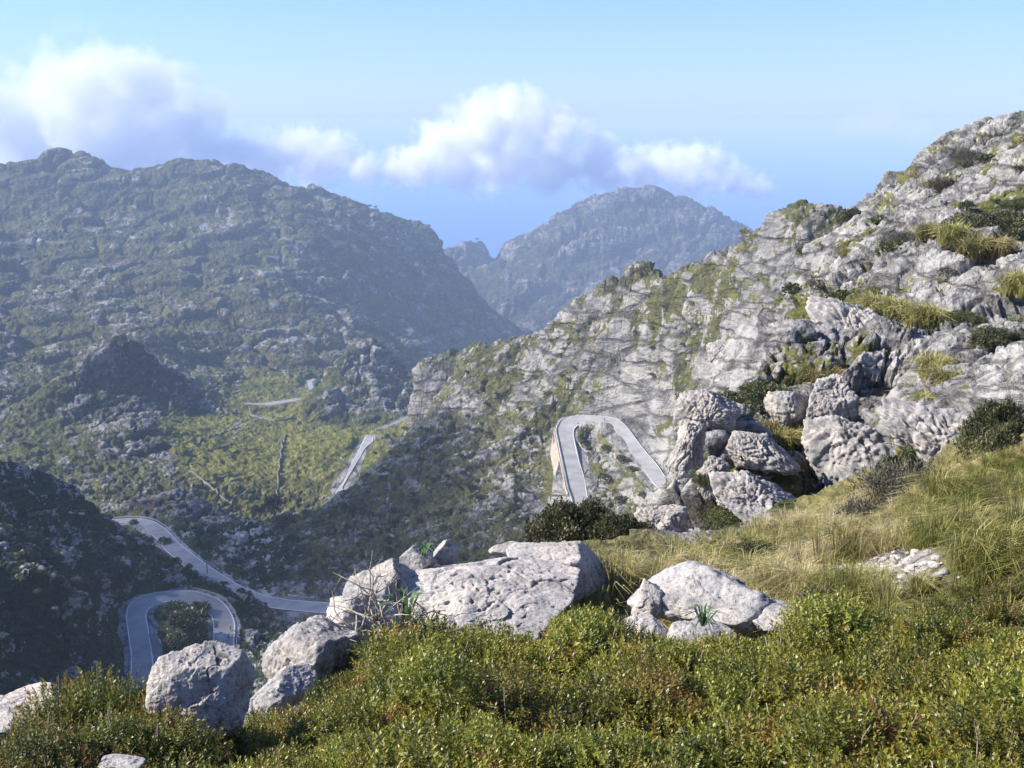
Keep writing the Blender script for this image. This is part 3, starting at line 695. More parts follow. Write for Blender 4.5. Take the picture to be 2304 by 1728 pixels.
v, f = tube([(0, 0, 4.2), (0, 0, 4.25), (0, 0, 4.45)], [0.16, 0.24, 0.05], 8); mesh_np('pole_cap', v, f, M_RAIL, parent=r_)
# ---------------------------------------------------------------- leaves
def leaf_mat(name, stops, rough=0.45, trans=0.25, spec=0.4):
    m = bpy.data.materials.new(name); nt, N, L = nodes(m)
    a = N('ShaderNodeAttribute', attribute_name='tint'); oi = N('ShaderNodeObjectInfo')
    r = N('ShaderNodeValToRGB'); L(a.outputs['Fac'], r.inputs[0])
    while len(r.color_ramp.elements) < len(stops): r.color_ramp.elements.new(0.5)
    for e, (p_, c) in zip(r.color_ramp.elements, stops): e.position = p_; e.color = (*c, 1)
    h = N('ShaderNodeHueSaturation'); L(r.outputs[0], h.inputs['Color'])
    mr = N('ShaderNodeMapRange'); mr.inputs['To Min'].default_value = 0.75; mr.inputs['To Max'].default_value = 1.2; L(oi.outputs['Random'], mr.inputs['Value']); L(mr.outputs[0], h.inputs['Value'])
    mr2 = N('ShaderNodeMapRange'); mr2.inputs['To Min'].default_value = 0.485; mr2.inputs['To Max'].default_value = 0.515; L(oi.outputs['Random'], mr2.inputs['Value']); L(mr2.outputs[0], h.inputs['Hue'])
    b = N('ShaderNodeBsdfPrincipled', Roughness=rough); b.inputs['Specular IOR Level'].default_value = spec; L(h.outputs[0], b.inputs['Base Color'])
    t = N('ShaderNodeBsdfTranslucent'); L(h.outputs[0], t.inputs['Color'])
    mx = N('ShaderNodeMixShader'); mx.inputs[0].default_value = trans; L(b.outputs[0], mx.inputs[1]); L(t.outputs[0], mx.inputs[2])
    o = N('ShaderNodeOutputMaterial'); L(mx.outputs[0], o.inputs[0])
    return m
M_MASTIC = leaf_mat('glossy_leaves', [(0, (0.048, 0.066, 0.010)), (0.35, (0.150, 0.168, 0.022)), (0.65, (0.285, 0.275, 0.040)), (0.93, (0.35, 0.29, 0.06)), (1.0, (0.25, 0.11, 0.04))], 0.42, 0.32, 0.5)
M_MASTIC2 = leaf_mat('olive_red_leaves', [(0, (0.045, 0.060, 0.012)), (0.35, (0.12, 0.14, 0.026)), (0.65, (0.23, 0.21, 0.045)), (0.85, (0.28, 0.17, 0.05)), (1.0, (0.24, 0.085, 0.04))], 0.45, 0.32, 0.4)
M_DARK = leaf_mat('dark_evergreen_leaves', [(0, (0.032, 0.040, 0.017)), (0.5, (0.095, 0.105, 0.042)), (1.0, (0.22, 0.205, 0.10))], 0.5, 0.15)
M_GREEN = leaf_mat('scrub_leaves', [(0, (0.04, 0.055, 0.02)), (0.5, (0.095, 0.115, 0.036)), (1.0, (0.18, 0.19, 0.07))], 0.6, 0.2)
M_GREY = leaf_mat('grey_twiggy_leaves', [(0, (0.055, 0.052, 0.04)), (0.5, (0.125, 0.12, 0.085)), (1.0, (0.22, 0.20, 0.155))], 0.7, 0.15)
M_BROWN = leaf_mat('brown_heath_leaves', [(0, (0.04, 0.032, 0.022)), (0.5, (0.095, 0.075, 0.045)), (1.0, (0.15, 0.13, 0.07))], 0.7, 0.15)
M_GRASS = leaf_mat('dry_grass_blades', [(0, (0.13, 0.15, 0.03)), (0.4, (0.30, 0.285, 0.075)), (0.75, (0.50, 0.42, 0.19)), (1.0, (0.62, 0.53, 0.33))], 0.6, 0.45, 0.25)
M_BARK = plain('grey_bark', (0.16, 0.14, 0.12), 0.9, 0.3, 20)
M_TWIG = plain('pale_dead_twigs', (0.36, 0.31, 0.25), 0.9, 0.3, 20)
M_ROSETTE = leaf_mat('blue_green_straps', [(0, (0.05, 0.10, 0.035)), (1.0, (0.16, 0.24, 0.10))], 0.4, 0.3)

def unit(v): return v / (np.linalg.norm(v, axis=-1, keepdims=True) + 1e-9)
def leaf_quads(pos, axis, side, ln, wd, fold=0.18):
    """pointed leaves: base, left, tip, right"""
    up = np.cross(side, axis)
    v = np.stack([pos, pos + axis * (ln * .45)[:, None] + side * (wd * .5)[:, None] + up * (wd * fold)[:, None], pos + axis * ln[:, None], pos + axis * (ln * .45)[:, None] - side * (wd * .5)[:, None] + up * (wd * fold)[:, None]], 1).reshape(-1, 3)
    return v, np.arange(len(pos) * 4).reshape(-1, 4)

def lobes_of(g, R, H, nl, spread=0.62, lo=0.36, hi=0.55):
    a = g.random(nl) * 2 * PI; d = np.sqrt(g.random(nl)) * R * spread
    c = np.stack([d * np.cos(a), d * np.sin(a), H * (0.62 - 0.42 * (d / R) ** 1.5) * (0.75 + 0.5 * g.random(nl))], 1)
    return c, R * (lo + (hi - lo) * g.random(nl))
def lobe_points(g, c, rl, n, zf, depth=0.45, low=-0.35):
    w = rl ** 2 / (rl ** 2).sum(); k = g.choice(len(rl), n, p=w)
    d = unit(g.normal(size=(n, 3))); d[:, 2] = np.where(d[:, 2] < low, -d[:, 2], d[:, 2])
    q = c[k] + d * (rl[k] * (1 - depth * g.random(n) ** 2.2))[:, None] * np.array([1, 1, zf])
    return q, d, k
def shrub_mesh(name, seed, R, H, nleaf, ll, lw, nl, mat, spread=0.62):
    g = np.random.default_rng(seed)
    c, rl = lobes_of(g, R, H, nl, 0.85, 0.20, 0.42) if nl >= 20 else lobes_of(g, R, H, nl, spread)
    q, d, k = lobe_points(g, c, rl, nleaf, H / R * 0.9)
    q += 0.10 * R * np.stack([perlin(q / R * 4 + 3, seed), perlin(q / R * 4 + 13, seed), perlin(q / R * 4 + 23, seed)], 1)
    keep = q[:, 2] > -0.05; q, d, k = q[keep], d[keep], k[keep]; n = len(q)
    ax = unit(d * 0.7 + g.normal(size=(n, 3)) * 0.75 + np.array([0, 0, .25])); sd = unit(np.cross(ax, g.normal(size=(n, 3))))
    v, f = leaf_quads(q, ax, sd, ll * (0.6 + 0.8 * g.random(n)), lw * (0.7 + 0.6 * g.random(n)))
    t = np.clip(0.5 + 0.30 * perlin(q / R * 3.1, seed + 5) * 2 + 0.22 * g.normal(size=n) + 0.12 * (g.random(len(rl)) - .5)[k] * 2, 0, 1)
    o = mesh_np(name, v, f, mat, attrs={'tint': np.repeat(t, 4)})
    return o
def stems(g, R, H, n, rad, zb=0.0):
    ps = []
    for i in range(n):
        a = g.random() * 2 * PI; l = R * (0.4 + 0.45 * g.random())
        p0 = np.array([0.06 * R * math.cos(a), 0.06 * R * math.sin(a), zb - 0.15]); p2 = np.array([l * math.cos(a), l * math.sin(a), H * (0.5 + 0.3 * g.random())])
        p1 = (p0 + p2) / 2 + g.normal(size=3) * 0.10 * R
        ps.append(tube([p0, p1, p2], [rad, rad * .7, rad * .3], 5))
    return join(ps)

# ---- prototypes: thing (Empty) > foliage, stems ; small far ones: one mesh
PROTO = {}
def proto_mesh(key, *a, **k):
    o = shrub_mesh('scrub_bush', *a, **k); COL.objects.unlink(o); PROTO[key] = o
for i in range(4):
    proto_mesh(('far', i), 50 + i, 1.0, 0.85, 520, 0.22, 0.13, 9, M_GREEN)
    proto_mesh(('fardark', i), 60 + i, 1.0, 0.9, 560, 0.22, 0.13, 9, M_DARK)
    proto_mesh(('fargrey', i), 70 + i, 1.0, 0.75, 420, 0.20, 0.09, 8, M_GREY)
def put_far(key, pos, s, label, group, cat='shrub', sz=1.0):
    o = PROTO[key].copy(); COL.objects.link(o)
    o.location = pos; o.rotation_euler = (0, 0, random.random() * 6.28); o.scale = (s, s * random.uniform(.8, 1.2), s * sz)
    return tag(o, label, cat, group)
def shrub_root(name, seed, R, H, nleaf, ll, lw, nl, mat, nst, rad, stem_mat, spread=0.62):
    root = empty(name)
    f = shrub_mesh('foliage', seed, R, H, nleaf, ll, lw, nl, mat, spread); f.parent = root
    v, q = stems(np.random.default_rng(seed + 1), R, H, nst, rad); mesh_np('stems', v, q, stem_mat, parent=root)
    return root
def dup(root):
    r = root.copy(); COL.objects.link(r)
    for ch in root.children:
        c = ch.copy(); COL.objects.link(c); c.parent = r
    return r
NEARP = {}
def put_near(kind, px, py, r, w, h, label, cat='shrub', group=None, sink=0.1):
    """a shrub whose middle stands on the ray through px, py (its foot) at distance r; w, h in metres"""
    h_ = hit(px, py, r * 0.7) if r > 19 else None; P0 = np.array(h_[:3]) if h_ and h_[1] < r * 2.2 else at_r(px, py, r); z = ground(P0[0], P0[1])
    k_ = np.linalg.norm(P0[:2]) / r; k_ = min(k_, 1.3) * (0.72 if r > 30 else 1.0); w *= k_; h *= k_
    base = NEARP.get(kind)
    if base is None or 'label' not in base: o = base
    else: o = dup(base)
    o.location = (P0[0], P0[1], z - sink - (0.22 * h if r > 19 else 0)); o.rotation_euler = (0, 0, random.random() * 6.28)
    o.scale = (w / 2, w / 2, h)
    for k_ in ('group',):
        if k_ in o: del o[k_]
    return tag(o, label, cat, group)
NEARP['dark'] = shrub_root('evergreen_shrub', 101, 1.0, 1.0, 21000, 0.055, 0.028, 26, M_DARK, 14, 0.02, M_BARK)
NEARP['green'] = shrub_root('leafy_shrub', 102, 1.0, 0.9, 16000, 0.055, 0.026, 24, M_GREEN, 12, 0.018, M_BARK)
NEARP['grey'] = shrub_root('twiggy_shrub', 103, 1.0, 0.95, 6500, 0.075, 0.018, 20, M_GREY, 34, 0.012, M_BARK, 0.7)
NEARP['brown'] = shrub_root('heath_shrub', 104, 1.0, 0.9, 6500, 0.07, 0.025, 18, M_BROWN, 18, 0.012, M_BARK)

# named shrubs on the crag and by the foreground (photograph pixels of the foot, distance, width, height, label)
for a in [
    ('dark', 1300, 1250, 15.5, 1.75, 1.25, 'large dark evergreen bush just behind the big boulder, below the upper hairpin'),
    ('dark', 1400, 1245, 15.0, 0.9, 0.65, 'small dark bush between the big dark bush and the crag foot'),
    ('dark', 1715, 975, 45, 5.4, 2.6, 'broad dark green shrub in the gully left of the fluted crag'),
    ('green', 1640, 960, 40, 2.0, 1.0, 'mid green shrub at the left end of the gully, beside the broad dark shrub'),
    ('brown', 1850, 965, 36, 1.9, 1.5, 'reddish brown heath bush wedged between pale crags'),
    ('grey', 2030, 1150, 21, 2.1, 1.5, 'big grey half-bare shrub standing in the grass below the crag'),
    ('grey', 1930, 1175, 20, 1.2, 0.8, 'low grey shrub left of the big half-bare shrub'),
    ('dark', 2040, 1100, 22.5, 0.9, 1.5, 'narrow dark shrub growing inside the big grey shrub'),
    ('brown', 1600, 1180, 20.5, 1.0, 0.7, 'brownish shrub at the foot of the leftmost pale crag'),
    ('green', 1690, 1165, 20.5, 1.4, 0.6, 'low green shrub along the foot of the crag'),
    ('green', 1790, 1150, 21.5, 1.1, 0.5, 'wide low shrub along the foot of the crag'),
    ('green', 1600, 1080, 27, 1.0, 0.6, 'small green shrub perched on the left edge of the crag'),
    ('green', 1755, 1075, 25, 0.9, 0.5, 'small green bush on the ledge above the brown cave'),
    ('dark', 2285, 985, 27, 1.8, 1.8, 'tall dark shrub at the right edge above the grass slope'),
    ('brown', 2010, 880, 42, 2.6, 1.2, 'dark twiggy shrub lying in the cleft of the middle crag'),
    ('green', 2110, 990, 30, 0.7, 0.5, 'tiny bright green bush on the bare middle slab'),
    ('dark', 1850, 640, 128, 7.0, 3.6, 'dark shrub with bare stems high on the slope, left of a pair'),
    ('dark', 1925, 625, 126, 6.5, 4.4, 'dark green shrub high on the slope, right of a pair'),
    ('dark', 2230, 530, 96, 9.5, 4.0, 'very wide dark shrub near the top right of the ridge'),
    ('brown', 2130, 420, 138, 6.0, 3.2, 'brownish shrub on the bare upper slabs'),
    ('green', 2290, 470, 92, 4.0, 2.0, 'green shrub at the right edge below the ridge crest'),
    ('grey', 1790, 790, 66, 4.6, 1.6, 'grey green shrub above the fluted crag, beside yellow grass'),
    ('grey', 2030, 620, 100, 6.5, 2.2, 'pale grey shrub right of the pair of dark shrubs'),
    ('green', 2180, 720, 56, 3.0, 1.2, 'green shrub on the shelf right of the grass tussocks'),
    ('dark', 2265, 790, 44, 3.0, 1.6, 'dark green shrub at the right edge on the upper shelf'),
    ('grey', 2190, 350, 134, 6.0, 3.0, 'grey green bush just under the skyline at the right'),
    ('brown', 1640, 820, 66, 3.2, 1.5, 'olive brown bush on the left edge of the crag ridge'),
    ('grey', 1350, 1372, 8.3, 0.75, 0.42, 'low grey bush at the foot of the big boulder'),
    ('dark', 880, 1392, 8.6, 0.01, 0.01, '')]:
    if a[-1]: put_near(*a)

# scrub scattered over the far slopes
def scatter(n, box, poly, keys, s0, s1, label, group, rmin=120, vmin=-9, vmax=9, sz=(0.7, 1.1), sep=1.0):
    got, tries = [], 0
    while len(got) < n and tries < n * 40:
        tries += 1
        x, y = random.uniform(box[0], box[2]), random.uniform(box[1], box[3])
        if poly and not in_poly(np.array([x]), np.array([y]), poly)[0]: continue
        h = hit(x, y, rmin)
        if not h: continue
        j, i = h[3], h[4]
        if roadclear[j * NU + i] > 0.05 or not vmin < VEGG[j, i] < vmax: continue
        s = random.uniform(s0, s1) ** 1.0
        if any((h[0] - a) ** 2 + (h[1] - b) ** 2 < (sep * (s + t)) ** 2 for a, b, t in got): continue
        got.append((h[0], h[1], s))
        put_far((random.choice(keys), random.randrange(4)), (h[0], h[1], h[2] - 0.2 * s), s, label, group, sz=random.uniform(*sz))
scatter(108, (1050, 620, 1600, 1180), [(1050,830),(1300,640),(1560,560),(1600,700),(1500,900),(1430,950),(1260,930),(1180,1180),(1050,1180)], ('far', 'far', 'fargrey', 'fardark'), 0.8, 2.2, 'small green bush dotted over the sunlit rock slope above the upper hairpin', 'bushes on the sunlit rock slope', 290, -0.35)
scatter(80, (640, 900, 1230, 1330), [(760,1090),(1000,880),(1110,930),(1200,1140),(1230,1200),(1000,1200),(860,1330),(780,1330),(560,1260),(640,1140)], ('fardark', 'far', 'fardark'), 0.9, 2.4, 'dark bush dotted over the shaded rock slope below the upper hairpin', 'bushes on the shaded rock slope', 280, -0.3)
scatter(38, (0, 1080, 540, 1520), [(0,1090),(150,1110),(260,1240),(450,1330),(290,1330),(280,1520),(0,1520)], ('fardark',), 0.8, 2.0, 'dark bush in the scrub covering the shaded slope at the lower left', 'bushes on the dark lower left slope', 150)
scatter(25, (250, 1180, 720, 1380), [(260,1185),(380,1230),(520,1310),(720,1375),(560,1340),(420,1310),(300,1250)], ('fardark', 'far'), 0.8, 1.8, 'bush lining the shaded road between its two bends', 'bushes beside the shaded road', 230)
scatter(30, (1700, 300, 2304, 900), [(1720,760),(1850,560),(2000,450),(2304,330),(2304,900),(1800,860)], ('far', 'fargrey', 'far'), 0.35, 1.1, 'small bush growing in a crack of the pale upper crags', 'bushes in cracks of the upper crags', 45, -0.2)
for x, y, s, kind, lab in [(1318, 985, 3.6, 'fardark', 'round dark bush at the top inside the upper hairpin'), (1370, 1015, 3.0, 'far', 'olive bush in the middle of the upper hairpin'), (1400, 1040, 3.2, 'far', 'olive bush next to the right leg of the upper hairpin'),
                           (1365, 1085, 4.6, 'fardark', 'biggest dark bush inside the upper hairpin'), (1400, 1135, 3.6, 'fardark', 'dark bush low inside the upper hairpin'), (1450, 1120, 2.6, 'far', 'bright green bush beside the lower end of the right hairpin leg'),
                           (1345, 1130, 3.0, 'fargrey', 'grey green bush near the foot of the left hairpin leg'), (1425, 1058, 2.2, 'far', 'small green bush against the right hairpin leg'),
                           (415, 1405, 5.0, 'fardark', 'large dense dark bush filling the lower hairpin'), (440, 1430, 4.4, 'fardark', 'dark bush low inside the lower hairpin, right of centre'), (395, 1375, 3.4, 'far', 'green bush at the top inside the lower hairpin'),
                           (450, 1385, 3.8, 'fardark', 'dark bush beside the right leg of the lower hairpin'), (400, 1450, 3.4, 'fardark', 'dark bush at the bottom inside the lower hairpin'),
                           (300, 1180, 2.6, 'fardark', 'dark bush at the inner edge of the far road bend'), (370, 1225, 3.2, 'fardark', 'dark bush leaning over the shaded road')]:
    h = hit(x, y, 150)
    if h: put_far((kind, random.randrange(4)), (h[0], h[1], h[2] - 0.3), s, lab, None, sz=0.85)

# ---- trees: trunk and crown
def make_tree(seed, mat, flat=0.75):
    root = empty('pine_tree')
    c = shrub_mesh('crown', seed, 1.0, flat, 620, 0.20, 0.10, 10, mat); c.location = (0, 0, 0.8); c.parent = root
    v, f = join([tube([(0, 0, -0.3), (0.05, 0, 0.5), (0.0, 0.04, 1.3)], [0.09, 0.07, 0.03], 6), tube([(0.03, 0, 0.7), (0.4, 0.1, 1.15)], [0.04, 0.015], 5), tube([(0.03, 0, 0.75), (-0.35, -0.15, 1.2)], [0.04, 0.015], 5)])
    mesh_np('trunk', v, f, M_BARK, parent=root)
    return root
TREES = [make_tree(300 + i, M_DARK, 0.7 + 0.15 * i) for i in range(3)]
used_tree = [False] * 3
def tree(x, y, rmin, h, label, group=None, tall=1.0):
    p_ = hit(x, y, rmin)
    if not p_: return
    i = random.randrange(3)
    o = TREES[i] if not used_tree[i] else dup(TREES[i]); used_tree[i] = True
    for k_ in ('group',):
        if k_ in o: del o[k_]
    o.location = (p_[0], p_[1], p_[2] - 0.05 * h); o.scale = (h / 2.0, h / 2.0, h / 1.7 * tall); o.rotation_euler = (0, 0, random.random() * 6.28)
    tag(o, label, 'tree', group)
tree(622, 1190, 300, 11, 'tall dark tree standing at the near edge of the green pasture', tall=1.3)
tree(645, 1200, 300, 8, 'shorter dark tree right of the tall one at the pasture edge')
tree(588, 1175, 300, 6, 'small dark tree left of the tall one at the pasture edge')
for x, y in [(836, 474), (846, 474), (866, 477)]: tree(x, y, 1500, 9, 'round dark tree on the skyline of the left mountain shoulder', 'trees on the left mountain shoulder')
for x, y in [(1190,548),(1215,525),(1238,509),(1245,505),(1275,485),(1290,478),(1297,471),(1312,464),(1330,456),(1340,451),(1350,449),(1368,445),(1380,441),(1395,440),(1412,437),(1425,436),(1440,434),(1452,433),(1160,556),(1100,545),(1120,541),(1075,552),(1060,556)]:
    tree(x, y, 2450, random.uniform(8, 13), 'dark pine on the ridge line of the misty far headland', 'pines along the far headland ridge')
for x, y in [(910,505),(928,507),(948,508),(965,520),(1000,600),(1022,625),(1050,660),(1080,690)]:
    tree(x, y, 1500, random.uniform(8, 12), 'dark tree clinging to the cliff edge above the gorge', 'trees along the gorge cliff edge')
# ---------------------------------------------------------------- boulders
mb = bpy.data.materials.new('weathered_limestone'); nt, N, L = nodes(mb)
tc = N('ShaderNodeNewGeometry'); ak = N('ShaderNodeAttribute', attribute_name='crack')
a1 = N('ShaderNodeTexNoise', Scale=3.2, Detail=8.0, Roughness=0.62); L(tc.outputs['Position'], a1.inputs['Vector'])
a2 = N('ShaderNodeTexNoise', Scale=26.0, Detail=6.0, Roughness=0.7); L(tc.outputs['Position'], a2.inputs['Vector'])
a3 = N('ShaderNodeTexNoise', Scale=1.1, Detail=4.0, Roughness=0.6); L(tc.outputs['Position'], a3.inputs['Vector'])
r1 = N('ShaderNodeValToRGB'); L(a1.outputs['Fac'], r1.inputs[0])
r1.color_ramp.elements[0].position = 0.34; r1.color_ramp.elements[0].color = (0.33, 0.325, 0.32, 1)
r1.color_ramp.elements[1].position = 0.56; r1.color_ramp.elements[1].color = (0.52, 0.495, 0.46, 1)
r2 = N('ShaderNodeValToRGB'); L(a2.outputs['Fac'], r2.inputs[0])
r2.color_ramp.elements[0].position = 0.30; r2.color_ramp.elements[0].color = (0.35, 0.35, 0.36, 1)
r2.color_ramp.elements[1].position = 0.50; r2.color_ramp.elements[1].color = (1.08, 1.06, 1.04, 1)
r3 = N('ShaderNodeValToRGB'); L(a3.outputs['Fac'], r3.inputs[0])
r3.color_ramp.elements[0].position = 0.4; r3.color_ramp.elements[0].color = (0.80, 0.81, 0.84, 1)
r3.color_ramp.elements[1].position = 0.65; r3.color_ramp.elements[1].color = (1.06, 0.99, 0.93, 1)
x1 = N('ShaderNodeMix', data_type='RGBA', blend_type='MULTIPLY'); x1.inputs[0].default_value = 1; L(r1.outputs[0], x1.inputs[6]); L(r2.outputs[0], x1.inputs[7])
x2 = N('ShaderNodeMix', data_type='RGBA', blend_type='MULTIPLY'); x2.inputs[0].default_value = 1; L(x1.outputs[2], x2.inputs[6]); L(r3.outputs[0], x2.inputs[7])
x3 = N('ShaderNodeMix', data_type='RGBA'); L(ak.outputs['Fac'], x3.inputs[0]); L(x2.outputs[2], x3.inputs[6]); x3.inputs[7].default_value = (0.10, 0.098, 0.095, 1)
bs = N('ShaderNodeBsdfPrincipled', Roughness=0.95); bs.inputs['Specular IOR Level'].default_value = 0.1; L(x3.outputs[2], bs.inputs['Base Color'])
ad = N('ShaderNodeMath', operation='ADD'); L(a1.outputs['Fac'], ad.inputs[0]); ml = N('ShaderNodeMath', operation='MULTIPLY'); L(a2.outputs['Fac'], ml.inputs[0]); ml.inputs[1].default_value = 0.35; L(ml.outputs[0], ad.inputs[1])
bp = N('ShaderNodeBump', Strength=0.9, Distance=0.05); L(ad.outputs[0], bp.inputs['Height']); L(bp.outputs[0], bs.inputs['Normal'])
o = N('ShaderNodeOutputMaterial'); L(bs.outputs[0], o.inputs[0])

_ico = {}
def ico(sub):
    if sub not in _ico:
        bm = bmesh.new(); bmesh.ops.create_icosphere(bm, subdivisions=sub, radius=1.0)
        _ico[sub] = (np.array([v.co[:] for v in bm.verts]), np.array([[v.index for v in f.verts] for f in bm.faces])); bm.free()
    return _ico[sub]
def boulder(px, py, hw, hh, r, label, depth=0.8, seed=0, tilt=0.0, sub=6, planes=(), flute=0.0, rough=1.0):
    """a faceted rock whose outline is about hw x hh photograph pixels round px, py"""
    c = at_r(px, py, r); sl = np.linalg.norm(c)
    el = math.asin(-c[2] / sl)
    W_ = hw * sl / F; D_ = W_ * depth
    vis = hh * sl / F                                           # half height seen: mixes height and depth
    H_ = math.sqrt(max(vis ** 2 - (D_ * math.sin(el)) ** 2, (0.35 * vis) ** 2)) / math.cos(el)
    g = np.random.default_rng(seed)
    d, f = ico(sub)
    n = unit(g.normal(size=(13, 3))); h = 0.64 + 0.30 * g.random(13)
    if len(planes): n = np.vstack([n, unit(np.array([p_[:3] for p_ in planes], float))]); h = np.concatenate([h, [p_[3] for p_ in planes]])
    dn = d @ n.T
    cand = np.where(dn > 0.05, h[None] / np.maximum(dn, 0.05), 9.0)
    rad = -np.log(np.exp(-38 * np.minimum(cand, 3)).sum(1) + math.exp(-38 * 1.2)) / 38
    q = d * rad[:, None] * np.array([W_, D_, H_])
    ca_, sa_ = math.cos(tilt), math.sin(tilt)
    q = q @ np.array([[ca_, 0, sa_], [0, 1, 0], [-sa_, 0, ca_]])
    az = math.atan2(c[0], c[1]); cz, sz_ = math.cos(-az), math.sin(-az)
    q = q @ np.array([[cz, sz_, 0], [-sz_, cz, 0], [0, 0, 1]])
    nr = unit(q / np.array([W_, D_, H_]) ** 1.2)
    w = q + c
    s = max(W_, H_)
    dsp = np.zeros(len(q)); crk = np.zeros(len(q))
    for k, (sz2, am) in enumerate(((0.62 * s, .09), (0.26 * s, .075), (0.10 * s, .085), (0.04 * s, .11), (0.018 * s, .12))):
        t = w / sz2; t = t + 0.35 * np.stack([perlin(t * 1.2, 3), perlin(t * 1.2 + 5, 4), perlin(t * 1.2 + 9, 5)], 1)
        b, e = blocks(t * np.array([.8, .9, 1.2]), seed * 7 + k, 0.8)
        if k < 3:
            m = np.exp(-(e / 0.028) ** 2) * np.clip(-0.15 + perlin(t * .6, 60 + k) * 2.2, 0, 1)
            crk = np.maximum(crk, m * (0.9 - 0.25 * k)); b = b - 0.7 * m
        dsp += sz2 * am * rough * (b + 0.5 * perlin(t * 1.7, 17 + k)) * (0.8 if k == 0 else 1)
    if flute:
        wf = w + 0.25 * s * np.stack([perlin(w / s * 1.5, 8), perlin(w / s * 1.5 + 4, 9), perlin(w / s * 1.5 + 7, 10)], 1)
        for fs, am in ((0.20, .10), (0.085, .06)):
            gr = np.abs(perlin(wf / (fs * s) * np.array([1, 1, .22]) @ np.array([[1, 0, -.5], [0, 1, 0], [.5, 0, 1]]), 31)); gr = np.exp(-(gr / .13) ** 2)
            dsp -= flute * s * am * gr; crk = np.maximum(crk, gr * .55)
        by = np.abs(perlin(wf / (0.16 * s) * np.array([.25, .25, 1.4]), 33)); by = np.exp(-(by / .10) ** 2); dsp -= flute * s * .05 * by; crk = np.maximum(crk, by * .5)
    pit = perlin(w / (0.05 * s) * np.array([1, 1, .6]), 21); pit = np.clip(pit - 0.42, 0, 1)
    dsp -= pit * 0.05 * s * 1.4
    q = q + nr * dsp[:, None]
    o = mesh_np('boulder', q, f, mb, smooth=False, attrs={'crack': np.clip(crk + pit * .8, 0, .85)})
    o.location = c
    return tag(o, label, 'boulder')
boulder(1045, 1350, 262, 104, 9.5, 'largest pale boulder, a broad humped slab in the middle of the foreground', 0.75, 11, 0.10, 7, [(-.5, -.5, .8, .62), (.25, -.75, .6, .66), (0, .2, 1, .8)], rough=0.95)
boulder(1262, 1290, 118, 78, 10.4, 'rounded boulder with a shaded right side behind the largest slab', 0.9, 12, -0.05, 6, [(-.3, -.2, .9, .8), (.8, -.5, .2, .7)], rough=0.8)
boulder(872, 1335, 82, 72, 9.7, 'pale boulder joined to the upper left end of the largest slab', 0.9, 13, rough=1.5, flute=0.2)
boulder(800, 1395, 80, 74, 9.0, 'upright pale boulder beside the dead twigs, left of the largest slab', 0.9, 14, rough=1.5)
boulder(752, 1450, 70, 46, 8.55, 'low pale rock filling the step between the upright and the rounded boulder', 0.9, 34, 0.3, rough=1.5)
boulder(705, 1475, 130, 84, 8.2, 'rounded pale boulder lower left of the largest slab, above the shrubs', 0.9, 15, 0.25, rough=1.5, flute=0.2)
boulder(640, 1548, 72, 50, 7.6, 'small pale rock tapering into the shrubs below the rounded boulder', 0.9, 16, 0.4, rough=1.5)
boulder(938, 1268, 42, 42, 10.3, 'small rounded rock behind the upper left of the largest slab', 0.9, 17)
boulder(1005, 1238, 36, 34, 10.6, 'pointed little rock standing behind the largest slab', 0.7, 18, planes=[(-.7, 0, .6, .5), (.6, 0, .6, .55)])
boulder(1138, 1243, 36, 20, 11.0, 'small flat rock behind the largest slab, left of the rounded boulder', 0.8, 19, 0.2)
boulder(452, 1590, 128, 128, 6.2, 'tall blocky white boulder with dark holes at the lower left', 0.75, 21, -0.08, 7, [(-.25, -.85, .35, .72), (0, -.1, 1, .85), (-1, 0, .1, .85), (.9, -.2, .3, .86)], rough=1.3)
boulder(1575, 1352, 140, 72, 9.3, 'smooth domed pale boulder in the grass at the right', 0.8, 23, 0.06, 6, [(-.1, -.6, .8, .7)], rough=1.0)
boulder(1735, 1388, 75, 30, 9.0, 'low pale tail of rock right of the domed boulder', 0.8, 24, 0.1)
boulder(1462, 1348, 40, 48, 9.2, 'small rock at the left end of the domed boulder', 0.9, 25)
boulder(1450, 1412, 52, 28, 8.6, 'broken pale rock low in front of the domed boulder', 0.9, 26, rough=1.4)
boulder(1565, 1428, 80, 26, 8.5, 'crumbling pale rock shelf under the domed boulder, above the shrubs', 0.9, 27, rough=1.5)
boulder(35, 1592, 82, 36, 6.6, 'flat white rock at the left edge of the picture', 0.9, 28)
boulder(268, 1718, 42, 16, 5.2, 'small white rock low among the dry shrubs at the bottom left', 0.9, 29, sub=5)
